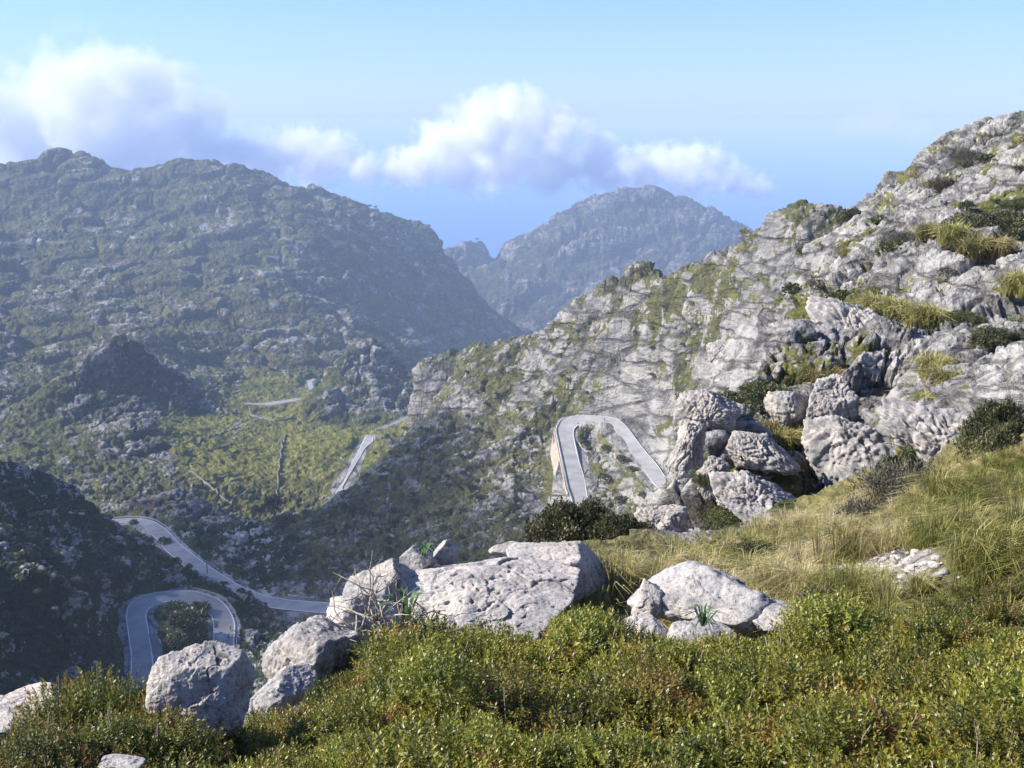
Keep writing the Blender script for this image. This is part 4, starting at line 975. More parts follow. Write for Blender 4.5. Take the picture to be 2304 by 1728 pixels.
for a in [(1478,1195,78,78,22.5,'leaning pale rock at the lower left foot of the crags', .7, 61, 0.55, ((-.6,-.5,.5,.6),)),
          (1550,1020,44,88,30,'tall jagged pillar of rock on the left edge of the crags', .8, 62, 0.12, ((-.9,-.2,.3,.6),(.9,-.3,.2,.6))),
          (1612,1075,40,60,28,'narrow layered rock next to the jagged pillar', .8, 63, 0.2, ()),
          (1690,1122,120,58,27,'broad pale block at the foot of the crags with a hollow on its right', .8, 64, 0.22, ((-.3,-.7,.6,.6),)),
          (1905,1015,140,92,30.5,'fluted pale crag face above the big grey shrub', .7, 65, 0.30, ((-.5,-.7,.4,.6),(0,-.5,.8,.7))),
          (1785,930,60,60,36,'rounded pale crag between the gully bush and the fluted face', .8, 66, 0.4, ()),
          (2110,985,150,62,30,'long pale slab of crag left of the right hand shrub', .7, 67, 0.22, ((-.2,-.7,.7,.6),)),
          (1870,905,55,70,38,'dark topped crag knob above the fluted face', .8, 68, 0.2, ()),
          (1592,935,82,58,36,'broad pale crag crown behind the jagged pillar', .8, 71, 0.25, ((-.2,-.6,.7,.6),)),
          (1705,1015,88,50,31,'pale crag block below the gully bush, above the broad foot block', .8, 72, 0.3, ((-.2,-.6,.7,.6),)),
          (1640,800,45,40,68,'pale crag block on the ridge left of the green gully', .8, 69, 0.3, ()),
          (1960,745,130,55,60,'bare tilted crag slab above the middle of the slope', .7, 70, 0.45, ((-.4,-.7,.5,.6),))]:
    h_ = hit(a[0], a[1] + 0.55 * a[3], a[4] * 0.75); r_ = math.hypot(h_[0], h_[1]) if h_ and math.hypot(h_[0], h_[1]) < a[4] * 2 else a[4]; print('outcrop', a[0], a[1], a[4], round(r_, 1))
    boulder(*a[:4], r_ - 0.1, a[5], depth=a[6], seed=a[7], tilt=-a[8], planes=a[9], sub=6, rough=1.6, flute=0.5)
boulder(1530, 1232, 62, 26, 16.5, 'layered rock slab at the foot of the leftmost crag', 0.9, 31, sub=5, rough=1.4)

# ---------------------------------------------------------------- glossy shrubs of the foreground
def mastic(seed, mat, nshoot=3700, R=0.62, H=0.72):
    g = np.random.default_rng(seed)
    root = empty('mastic_shrub')
    c, rl = lobes_of(g, R, H, 26, 0.80, 0.20, 0.40); c[:, 2] *= 1.15
    q, d, k = lobe_points(g, c, rl, nshoot, 1.0, 0.55, -0.2)
    q = np.concatenate([q]); keep = q[:, 2] > 0.02; q, d = q[keep], d[keep]; n = len(q)
    ax = unit(d * 0.6 + np.array([0, 0, .55]) + g.normal(size=(n, 3)) * 0.35); s1 = unit(np.cross(ax, g.normal(size=(n, 3)))); s2 = np.cross(ax, s1)
    base = np.clip(0.40 + 0.30 * perlin(q * 3.3, seed) * 2 + 0.12 * g.normal(size=n) + 0.22 * (q[:, 2] / H - 0.6), 0, 1)
    pos, axs, sds, ln, wd, tn = [], [], [], [], [], []
    M_ = 13; sl = 0.085 * (0.7 + 0.6 * g.random(n))
    for m in range(M_):
        t = m / (M_ - 1); a = m * 2.4 + g.random(n) * .6
        rad = np.cos(a)[:, None] * s1 + np.sin(a)[:, None] * s2
        op = 1.05 - 0.65 * t
        la = unit(ax * (1 - op * .55) + rad * op)
        pos.append(q + ax * (sl * (t - .3))[:, None]); axs.append(la); sds.append(unit(np.cross(la, ax)))
        ln.append(0.031 * (0.75 + 0.5 * g.random(n)) * (1 - 0.3 * t)); wd.append(0.0118 * (0.8 + 0.4 * g.random(n)) * (1 - .2 * t))
        tn.append(np.clip(base + 0.10 * g.normal(size=n) + 0.16 * max(0, t - .55) / .45 + np.where(g.random(n) < .015, .35, 0), 0, 1))
    v, f = leaf_quads(np.concatenate(pos), np.concatenate(axs), np.concatenate(sds), np.concatenate(ln), np.concatenate(wd))
    mesh_np('foliage', v, f, mat, attrs={'tint': np.repeat(np.concatenate(tn), 4)}, parent=root)
    v, f = stems(g, R, H, 26, 0.011); 
    tw = []
    for i in range(40):
        j = g.integers(n); p1 = q[j]; p0 = p1 * np.array([.75, .75, .55]); p2 = p1 + d[j] * 0.05 + np.array([0, 0, .05])
        tw.append(tube([p0, (p0 + p1) / 2 + g.normal(size=3) * .02, p1, p2], [.006, .005, .003, .0015], 4))
    v2, f2 = join([(v, f)] + tw); mesh_np('stems', v2, f2, M_TWIG, parent=root)
    return root
MAST = [mastic(500 + i, M_MASTIC) for i in range(4)] + [mastic(520, M_MASTIC2, 2300), mastic(521, M_MASTIC2, 2300)]
fresh = set(range(len(MAST)))
def put_mastic(px, py, r, label, group, kinds=(0, 1, 2, 3), s=1.0):
    i = random.choice(kinds)
    if i in fresh: o = MAST[i]; fresh.discard(i)
    else: o = dup(MAST[i])
    T = at_r(px, py, r); h = 0.74 * s
    g0 = ground(T[0], T[1])
    zb = min(T[2] - h, g0 + 0.25)
    o.location = (T[0], T[1], zb); o.rotation_euler = (0, 0, random.random() * 6.28); o.scale = (s * random.uniform(.95, 1.1),) * 2 + (s * (T[2] - zb) / h,)
    tag(o, label, 'shrub', group)
LB, GB = 'glossy olive green shrub in the dense thicket filling the foreground', 'shrubs of the foreground thicket'
for p_ in [(960,1425,7.6),(1130,1455,7.4),(1285,1405,7.6),(1390,1440,7.2),(830,1515,7.0),(700,1600,6.4),(590,1680,5.8),(1490,1470,7.2),(1560,1470,7.0),(1690,1455,7.0),(1830,1425,7.4),(1990,1410,7.5),(2150,1420,7.3),(2300,1400,7.2),
           (640,1720,5.3),(800,1620,5.8),(960,1550,6.0),(1130,1550,6.0),(1300,1530,6.1),(1440,1570,5.8),(1590,1560,5.9),(1750,1550,5.9),(1920,1530,6.0),(2080,1530,6.0),(2240,1530,5.9),
           (430,1750,4.7),(600,1760,4.6),(770,1730,4.7),(950,1700,4.8),(1130,1690,4.8),(1310,1690,4.8),(1490,1690,4.8),(1680,1690,4.8),(1870,1680,4.8),(2060,1670,4.8),(2250,1670,4.8),(2430,1660,4.8),(2430,1530,6.0),(2450,1420,7.2),(2600,1600,5.2)]:
    put_mastic(p_[0] + random.uniform(-30, 30), p_[1] + random.uniform(-45, 45), p_[2], LB, GB, s=random.uniform(0.9, 1.4) if p_[0] > 900 else 0.85)
for p_ in [(700,1840,4.0),(950,1830,4.0),(1200,1820,4.0),(1450,1820,4.0),(1700,1820,4.0),(1950,1810,4.0),(2200,1800,4.0),(480,1850,4.0)]:
    put_mastic(*p_, LB, GB)
for p_ in [(2200,1345,8.4),(2290,1300,9.0),(2110,1375,8.0),(2020,1390,7.8)]:
    put_mastic(*p_, 'reddish green shrub where the thicket meets the grass at the right', 'shrubs at the edge of the grass', (4, 5), 0.8)
LB2, GB2 = 'reddish olive shrub in the clump left of the tall white boulder', 'shrubs left of the white boulder'
for p_ in [(160,1570,6.2),(250,1540,6.3),(330,1560,6.2),(40,1700,5.3),(170,1650,5.6),(290,1650,5.5)]:
    put_mastic(*p_, LB2, GB2, (4, 5), 0.9)
# dry grey shrub in the bottom left corner
NEARP['dry'] = shrub_root('dry_shrub', 108, 1.0, 0.8, 5200, 0.05, 0.012, 22, M_GREY, 60, 0.008, M_TWIG, 0.8)
for px, py, r, w, h, lab in [(70, 1760, 4.9, 0.9, 0.5, 'dry grey twiggy shrub in the bottom left corner'), (230, 1770, 4.8, 0.8, 0.42, 'dry grey shrub low at the bottom, right of the corner shrub')]:
    put_near('dry', px, py, r, w, h, lab, sink=0.0)

# ---------------------------------------------------------------- grass
def blades(g, roots, up, n_per, L0, L1, wid, spread, tint0, lf=None):
    """arching blades round tussock roots"""
    k = np.repeat(np.arange(len(roots)), n_per); n = len(k)
    a = g.random(n) * 2 * PI; out_ = np.stack([np.cos(a), np.sin(a), 0 * a], 1)
    p0 = roots[k] + out_ * (g.random(n) * 0.09)[:, None]
    ln = (L0 + (L1 - L0) * g.random(n)) * (1 if lf is None else lf[k]); le = spread * (0.15 + 0.85 * g.random(n))
    wind = np.array([0.10, -0.06, 0]) + 0.10 * g.normal(size=(n, 3)) * np.array([1, 1, .3])
    p1 = p0 + (out_ * (0.30 * le)[:, None] + np.array([0, 0, .60]) + wind * .3) * ln[:, None]
    p2 = p0 + (out_ * (0.85 * le)[:, None] + np.array([0, 0, 1.0]) * (0.88 - 0.5 * le)[:, None] + wind) * ln[:, None]
    sd = np.stack([-np.sin(a), np.cos(a), 0 * a], 1) + g.normal(size=(n, 3)) * .4; sd = unit(sd)
    w = wid * (0.7 + 0.6 * g.random(n))[:, None]
    v = np.stack([p0 - sd * w * .5, p0 + sd * w * .5, p1 + sd * w * .4, p1 - sd * w * .4, p2 + sd * w * .12, p2 - sd * w * .12], 1).reshape(-1, 3)
    i = np.arange(n)[:, None] * 6
    f = np.stack([i + np.array([0, 1, 2, 3]), i + np.array([3, 2, 4, 5])], 1).reshape(-1, 4)
    t = np.clip(tint0[k] + 0.20 * g.normal(size=n), 0, 1)
    return v, f, np.repeat(t, 6)
g = np.random.default_rng(77)
roots = []
tries = 0
gp = [(1340,1290),(1400,1275),(1470,1300),(1600,1265),(1640,1225),(1700,1195),(1830,1165),(1900,1130),(2000,1100),(2070,1080),(2180,1040),(2304,1005),(2420,985),(2900,880),(2900,1600),(1900,1500),(1420,1440),(1390,1330)]
while len(roots) < 2800 and tries < 60000:
    tries += 1
    az_, r_v = g.uniform(0.06, 0.66), g.uniform(6.8, 27)
    if g.random() > r_v / 27: continue
    x, y = r_v * math.sin(az_), r_v * math.cos(az_); z = ground(x, y)
    a, b = to_px(np.array([[x, y, z]]))
    if not in_poly(a, b, gp)[0]: continue
    if ((a[0] - 2040) / 105) ** 2 + ((b[0] - 1285) / 38) ** 2 < 1: continue          # bare stony patch
    if 1440 < a[0] < 1800 and 1295 < b[0] < 1445 and r_v < 9.6: continue
    roots.append((x, y, z - 0.02))
roots = np.array(roots)
tint0 = np.clip(0.72 + 1.1 * perlin(roots / 3.0, 91) - 0.25 * sstep(0.35, 0.5, np.arctan2(roots[:, 0], roots[:, 1])), 0.05, 0.95)
lf = np.clip(0.85 + 1.1 * perlin(roots / 1.3 + 50, 95) + 0.25 * g.normal(size=len(roots)), 0.45, 1.7)
tint0 = np.clip(tint0 + 0.45 * perlin(roots / 0.8 + 20, 96), 0, 1)
keep_ = perlin(roots / 1.1 + 80, 97) > -0.42; roots, lf, tint0 = roots[keep_], lf[keep_], tint0[keep_]
v, f, t = blades(g, roots, None, 120, 0.14, 0.40, 0.0075, 1.15, tint0, lf)
tag(mesh_np('grass', v, f, M_GRASS, attrs={'tint': t}), 'long yellow green grass arching over the slope at the right', 'grass', kind='stuff')

def tuft_root(seed, n, L0, L1, wid, stalks=0, k=9):
    g = np.random.default_rng(seed); root = empty('grass_tuft')
    rt = np.stack([g.normal(size=k) * .16, g.normal(size=k) * .16, np.zeros(k)], 1)
    v, f, t = blades(g, rt, None, n // k, L0, L1, wid, 0.9, 0.45 + 0.2 * g.random(k))
    mesh_np('blades', v, f, M_GRASS, attrs={'tint': t}, parent=root)
    if stalks:
        ps = []
        for i in range(stalks):
            a, l = g.random() * 6.28, 0.25 * g.random(); h_ = 0.9 + 0.5 * g.random()
            ps.append(tube([(.05 * math.cos(a), .05 * math.sin(a), 0), (l * .5 * math.cos(a), l * .5 * math.sin(a), h_ * .6), (l * math.cos(a), l * math.sin(a), h_)], [.005, .004, .002], 4))
        v, f = join(ps); mesh_np('seed_stalks', v, f, M_TWIG, parent=root)
    return root
for a in [('green', 1700, 1275, 12.5, .8, .4, 'low green shrub in the grass above the domed boulder'), ('green', 1955, 1225, 15.2, .9, .45, 'low green shrub in the grass left of the stony patch'), ('brown', 2250, 1205, 11, .8, .4, 'brownish low shrub in the grass near the right edge'), ('brown', 1870, 1385, 9.3, .7, .35, 'brownish shrub where the grass meets the thicket'), ('green', 2120, 1190, 16, .9, .5, 'green shrub at the foot of the grass bank by the big grey shrub')]: put_near(*a)
for a in [(1600, 1262, 30, 14, 14.5, 'small pale rock in the grass behind the domed boulder', 81), (1545, 1285, 24, 12, 13.2, 'tiny pale rock in the grass between the layered slab and the domed boulder', 82), (1760, 1225, 26, 11, 17, 'small flat rock in the grass below the crags', 83), (2120, 1262, 22, 9, 13.5, 'small stone at the right end of the stony patch', 84)]:
    boulder(a[0], a[1], a[2], a[3], a[4], a[5], 0.9, a[6], sub=5, rough=1.5)
TUFT = [tuft_root(600 + i, 330, 0.45, 1.0, 0.012, 9 if i == 0 else 0) for i in range(3)]; tf = [True] * 3
TUFTW = [tuft_root(610 + i, 620, 0.5, 1.0, 0.035, 0, 26) for i in range(2)]; tw_ = [True] * 2
def put_tuft(px, py, r, s, label, group=None, wide=False, stalk=False):
    L_, fl = (TUFTW, tw_) if wide else (TUFT, tf)
    i = random.randrange(len(L_)) if wide else (0 if stalk else random.randint(1, 2)); o = L_[i] if fl[i] else dup(L_[i]); fl[i] = False
    if 'group' in o: del o['group']
    h_ = hit(px, py, max(5.0, r * 0.7)); q = np.array(h_[:3]) if (h_ and h_[1] < r * 2.2 and wide) else at_r(px, py, r); s = s * (np.linalg.norm(q[:2]) / r) * (0.7 if wide else 1); o.location = (q[0], q[1], ground(q[0], q[1]) - 0.03); o.scale = (s,) * 3; o.rotation_euler = (0, 0, random.random() * 6.28)
    tag(o, label, 'grass tuft', group)
put_tuft(600, 1480, 7.9, 0.75, 'grass tuft with tall pale stalks between the tall white boulder and the rounded one', stalk=True)
put_tuft(570, 1490, 7.6, 0.55, 'small green grass tuft just right of the tall white boulder')
for a in [(2190,1300,9.4,.65,'tall grass tuft at the right edge of the stony patch'),(1800,1250,13.5,.5,'yellow grass tussock left of the stony patch'),(1900,1330,11,.8,'straw grass tussock below the stony patch'),(2250,1150,13,.6,'tall green grass tussock near the right edge'),(1750,1350,10.3,.7,'arching grass tussock by the tail of the domed boulder'),(2080,1210,15,.5,'grass tussock right under the big grey shrub')]: put_tuft(*a)
put_tuft(1370, 1330, 10.5, 0.9, 'dry grass tuft at the right end of the rounded shaded boulder')
put_tuft(1330, 1340, 10.0, 0.7, 'straw coloured tuft in front of the rounded shaded boulder')
put_tuft(1060, 1262, 10.4, 0.42, 'low grass tuft behind the largest boulder')
put_tuft(1100, 1265, 10.5, 0.40, 'low green tuft behind the largest boulder, beside the flat rock')
for px, py, r, s in [(2150,560,92,4.0),(2200,575,88,4.2),(2090,545,98,3.2),(2250,580,86,3.6),(1980,705,60,2.6),(2020,715,58,2.4),(2090,735,54,2.8),(2120,725,55,2.4),(1850,790,62,2.2),(1810,815,60,2.2),(1830,860,45,1.7),(1860,850,46,1.6),(2090,860,41,1.8),(2140,850,41,2.0),(2190,845,41,2.2),(2240,850,40,1.8),(1800,1010,36,1.5),(1830,1000,35,1.5),(1720,985,40,1.6),(1760,1000,39,1.6),(2140,930,33,1.4),(2150,890,38,1.6),(1650,1085,27,0.9),(2080,590,104,3.0),(1905,650,110,2.4),(1960,600,112,3.0),(2295,700,48,2.2)]:
    put_tuft(px, py, r, s, 'yellow green grass tussock on a ledge of the pale crags', 'grass tussocks on the crags', True)

# strap-leaved rosettes, dead branches, stones
def rosette(px, py, r, s, label):
    g = np.random.default_rng(int(px)); root = empty('rosette_plant')
    n = 26; a = np.arange(n) * 2.4; out_ = np.stack([np.cos(a), np.sin(a), 0 * a], 1); le = 0.25 + 0.75 * g.random(n)
    p0 = out_ * .02; p1 = out_ * (.22 * le)[:, None] + np.array([0, 0, 1])[None] * (.30 - .1 * le)[:, None]; p2 = out_ * (.48 * le)[:, None] + np.array([0, 0, 1])[None] * (.40 - .32 * le)[:, None]
    sd = np.stack([-np.sin(a), np.cos(a), 0 * a], 1)
    v = np.stack([p0 - sd * .012, p0 + sd * .012, p1 + sd * .014, p1 - sd * .014, p2 + sd * .003, p2 - sd * .003], 1).reshape(-1, 3); i = np.arange(n)[:, None] * 6
    f = np.stack([i + np.array([0, 1, 2, 3]), i + np.array([3, 2, 4, 5])], 1).reshape(-1, 4)
    mesh_np('strap_leaves', v, f, M_ROSETTE, attrs={'tint': np.repeat(g.random(n), 6)}, parent=root)
    q = at_r(px, py, r); root.location = q; root.scale = (s,) * 3; tag(root, label, 'plant')
rosette(915, 1390, 8.5, 0.85, 'strap leaved green plant growing among dead twigs by the largest boulder')
rosette(1582, 1408, 8.3, 0.6, 'strap leaved green plant at the foot of the domed boulder')
rosette(955, 1250, 10.2, 0.5, 'small strap leaved plant on top of the rocks behind the largest slab')
put_near('green', 1005, 1392, 8.55, 0.55, 0.42, 'little green bush growing against the face of the largest boulder', sink=-0.25)
def dead_branch(px, py, r, s, seed, label):
    g = np.random.default_rng(seed); ps = []
    for i in range(9):
        a = g.random() * 6.28; p = np.array([0, 0, 0.0]); path = [p]
        dr = unit(np.array([math.cos(a), math.sin(a), 0.3 + 0.5 * g.random()]))
        for k in range(5):
            dr = unit(dr + g.normal(size=3) * .42); p = p + dr * 0.13; path.append(p)
        ps.append(tube(path, [.014, .012, .010, .008, .006, .003], 5))
        b = path[3]; ps.append(tube([b, b + unit(dr + g.normal(size=3)) * .14, b + unit(dr + g.normal(size=3)) * .26], [.007, .005, .002], 4))
    v, f = join(ps); q = at_r(px, py, r); o = mesh_np('dead_branch', v, f, M_TWIG); o.location = q; o.scale = (s,) * 3
    tag(o, label, 'branch')
dead_branch(850, 1398, 8.5, 0.9, 1, 'tangle of bare dead branches against the upright pale boulder')
dead_branch(905, 1415, 8.3, 0.8, 2, 'pale dead twigs lying round the strap leaved plant')
dead_branch(800, 1425, 8.3, 0.7, 3, 'dead twigs at the foot of the upright pale boulder')
dead_branch(845, 1350, 8.9, 0.75, 4, 'dark upright dead branch in front of the largest boulder')
# loose stones of the bare patch in the grass
g = np.random.default_rng(5); vs, fs, o_ = [], [], 0
iv, if_ = ico(1)
for i in range(170):
    a, b = g.normal() * 60 + 2010, g.normal() * 18 + 1282
    h = hit(a, b, 6)
    if not h: continue
    s = 0.015 + 0.045 * g.random() ** 2
    q = iv * (1 + 0.35 * g.normal(size=(len(iv), 1))) * s * np.array([1.2, 1, .6]); vs.append(q + np.array(h[:3])); fs.append(if_ + o_); o_ += len(q)
tag(mesh_np('gravel', np.concatenate(vs), np.concatenate(fs), mb), 'pale loose stones on the bare patch in the grass', 'gravel', kind='stuff')
# ---------------------------------------------------------------- clouds over the sea (volumes beyond the haze)
def cloud(label, puffs, dist, dens, soft_=0.9, squash=0.8, nz=0.55, seed=0, fine=1.0):
    c = [(at_r(x, y, dist * (1 + 0.03 * math.sin(3.7 * i + seed))), rp * dist / F) for i, (x, y, rp) in enumerate(puffs)]
    ctr = np.mean([p_ for p_, _ in c], axis=0)
    parts = []
    for p_, R in c:
        v, f = ico(3); parts.append((v * R * np.array([1.3, 1.3, 1.3 * squash]) + p_ - ctr, f))
    v, f = join(parts)
    tmp = mesh_np('tmp', v, f); md = tmp.modifiers.new('r', 'REMESH'); md.mode = 'VOXEL'; md.voxel_size = min(R for _, R in c) * 0.16
    dg = bpy.context.evaluated_depsgraph_get(); me = bpy.data.meshes.new_from_object(tmp.evaluated_get(dg)); bpy.data.objects.remove(tmp)
    o = link(bpy.data.objects.new('cloud', me)); o.location = ctr
    m = bpy.data.materials.new('cloud_vapour'); nt, N, L = nodes(m)
    tc = N('ShaderNodeTexCoord')
    wn = N('ShaderNodeTexNoise', Scale=1.0 / (c[0][1] * 0.85) * fine, Detail=5.0, Roughness=0.58); L(tc.outputs['Object'], wn.inputs['Vector'])
    prev = None
    for p_, R in c:
        s = N('ShaderNodeVectorMath', operation='SUBTRACT'); L(tc.outputs['Object'], s.inputs[0]); s.inputs[1].default_value = tuple(p_ - ctr)
        k = N('ShaderNodeVectorMath', operation='MULTIPLY'); L(s.outputs[0], k.inputs[0]); k.inputs[1].default_value = (1 / R, 1 / R, 1 / (R * squash))
        ln = N('ShaderNodeVectorMath', operation='LENGTH'); L(k.outputs[0], ln.inputs[0])
        if prev is None: prev = ln.outputs['Value']
        else:
            mn = N('ShaderNodeMath', operation='SMOOTH_MIN'); L(prev, mn.inputs[0]); L(ln.outputs['Value'], mn.inputs[1]); mn.inputs[2].default_value = 0.4; prev = mn.outputs[0]
    a = N('ShaderNodeMath', operation='MULTIPLY_ADD'); L(wn.outputs['Fac'], a.inputs[0]); a.inputs[1].default_value = nz * 4; sh = N('ShaderNodeMath', operation='ADD'); L(prev, sh.inputs[0]); sh.inputs[1].default_value = -nz * 2; L(sh.outputs[0], a.inputs[2])   # radius + noise
    r = N('ShaderNodeMapRange'); r.interpolation_type = 'SMOOTHSTEP'; r.inputs['From Min'].default_value = 1.0; r.inputs['From Max'].default_value = 1.0 - soft_; r.inputs['To Min'].default_value = 0; r.inputs['To Max'].default_value = dens; L(a.outputs[0], r.inputs['Value'])
    pv = N('ShaderNodeVolumePrincipled'); pv.inputs['Color'].default_value = (1.0, 0.992, 0.968, 1); pv.inputs['Anisotropy'].default_value = 0.0; L(r.outputs[0], pv.inputs['Density'])
    out = N('ShaderNodeOutputMaterial'); L(pv.outputs[0], out.inputs['Volume'])
    me.materials.clear(); me.materials.append(m)
    return tag(o, label, 'cloud', kind='stuff')
cloud('bright heaped cloud in the middle over the sea', [(1140,268,100),(1085,290,88),(1205,285,85),(1010,330,80),(1255,335,92),(1120,365,95),(940,368,72),(1330,368,78),(1030,390,60),(1230,395,62)], 5200, 0.028, 0.95, 0.85, 0.62, 1, 1.7)
cloud('low trailing cloud bank behind the far headland, right of the heaped cloud', [(1420,372,66),(1500,368,76),(1570,372,76),(1630,398,64),(1700,418,50),(1440,400,55),(1540,405,60),(1380,400,50)], 5300, 0.024, 0.95, 0.7, 0.62, 5, 1.7)
cloud('low white cloud on the skyline between the left bank and the middle cloud', [(690,330,70),(630,340,70),(755,350,68),(580,365,65),(820,378,55),(700,388,70),(530,340,60),(880,385,50)], 5000, 0.022, 0.95, 0.8, 0.62, 2, 1.6)
cloud('large soft white cloud bank behind the left mountain', [(190,225,145),(100,265,125),(300,230,130),(400,260,100),(230,320,130),(60,340,110),(350,335,105),(450,325,80),(-30,240,105)], 5000, 0.026, 1.15, 0.9, 0.62, 3, 1.6)
cloud('faint lilac wisp of cloud high over the sea at the right', [(1990,272,80),(1925,285,60),(2055,290,60)], 5200, 0.0016, 1.0, 0.6, 0.5, 4)

# cloud added out of view overhead to shade the ravine and lower left slope
def shading_cloud(ctr, size, seed, dens, label):
    g = np.random.default_rng(seed); parts = []
    for i in range(26):
        d = unit(g.normal(size=3)) * g.random() ** .4; R = 0.42 * (0.7 + 0.5 * g.random())
        v, f = ico(3); parts.append(((v * R + d * 0.72) * np.array(size), f))
    v, f = join(parts); tmp = mesh_np('tmp', v, f); md = tmp.modifiers.new('r', 'REMESH'); md.mode = 'VOXEL'; md.voxel_size = min(size) * 0.12
    dg = bpy.context.evaluated_depsgraph_get(); me = bpy.data.meshes.new_from_object(tmp.evaluated_get(dg)); bpy.data.objects.remove(tmp)
    m = bpy.data.materials.new('cloud_vapour'); nt, N, L = nodes(m); pv = N('ShaderNodeVolumePrincipled'); pv.inputs['Color'].default_value = (1, 1, 1, 1); pv.inputs['Density'].default_value = dens
    out = N('ShaderNodeOutputMaterial'); L(pv.outputs[0], out.inputs['Volume']); me.materials.clear(); me.materials.append(m)
    o = link(bpy.data.objects.new('cloud', me)); o.location = ctr
    return tag(o, label, 'cloud', kind='stuff')
tgt = np.array([-105.0, 395.0, -150.0]); S_ = np.array(SUN); tt = (520 + 150) / S_[2]
shading_cloud(tuple(tgt + S_ * tt), (150, 175, 60), 3, 0.014, 'small unseen cloud added overhead to shade the ravine')
# ---------------------------------------------------------------- riders, bicycles, cars
M_SKIN = plain('tanned_skin', (0.42, 0.24, 0.16), 0.6)
M_BLACK = plain('black_rubber', (0.02, 0.02, 0.02), 0.7)
M_CHROME = plain('silver_frame', (0.4, 0.4, 0.42), 0.35, metal=0.6)
def skin_body(name, joints, bones, mat, parent, sub=2):
    """one continuous surface grown over a skeleton of joints (x, y, z, radius)"""
    me = bpy.data.meshes.new(name); me.from_pydata([j[:3] for j in joints], bones, []); o = link(bpy.data.objects.new(name, me))
    md = o.modifiers.new('s', 'SKIN'); o.modifiers.new('v', 'SUBSURF').levels = sub
    for sv, j in zip(me.skin_vertices[0].data, joints): sv.radius = (j[3], j[3])
    me.skin_vertices[0].data[0].use_root = True
    dg = bpy.context.evaluated_depsgraph_get(); m2 = bpy.data.meshes.new_from_object(o.evaluated_get(dg)); bpy.data.objects.remove(o)
    m2.materials.clear(); m2.materials.append(mat); m2.polygons.foreach_set('use_smooth', np.ones(len(m2.polygons), bool))
    return link(bpy.data.objects.new(name, m2), parent)
def ring(c, R, r, k=20, j=6):
    a = np.linspace(0, 2 * PI, k, endpoint=False); b = np.linspace(0, 2 * PI, j, endpoint=False)
    v = np.stack([(R + r * np.cos(b))[None] * np.cos(a)[:, None] + c[0], np.broadcast_to(r * np.sin(b), (k, j)) + c[1], (R + r * np.cos(b))[None] * np.sin(a)[:, None] + c[2]], -1).reshape(-1, 3)
    i = np.arange(k)[:, None]; q = np.arange(j)[None]
    return v, np.stack([i * j + q, ((i + 1) % k) * j + q, ((i + 1) % k) * j + (q + 1) % j, i * j + (q + 1) % j], -1).reshape(-1, 4)
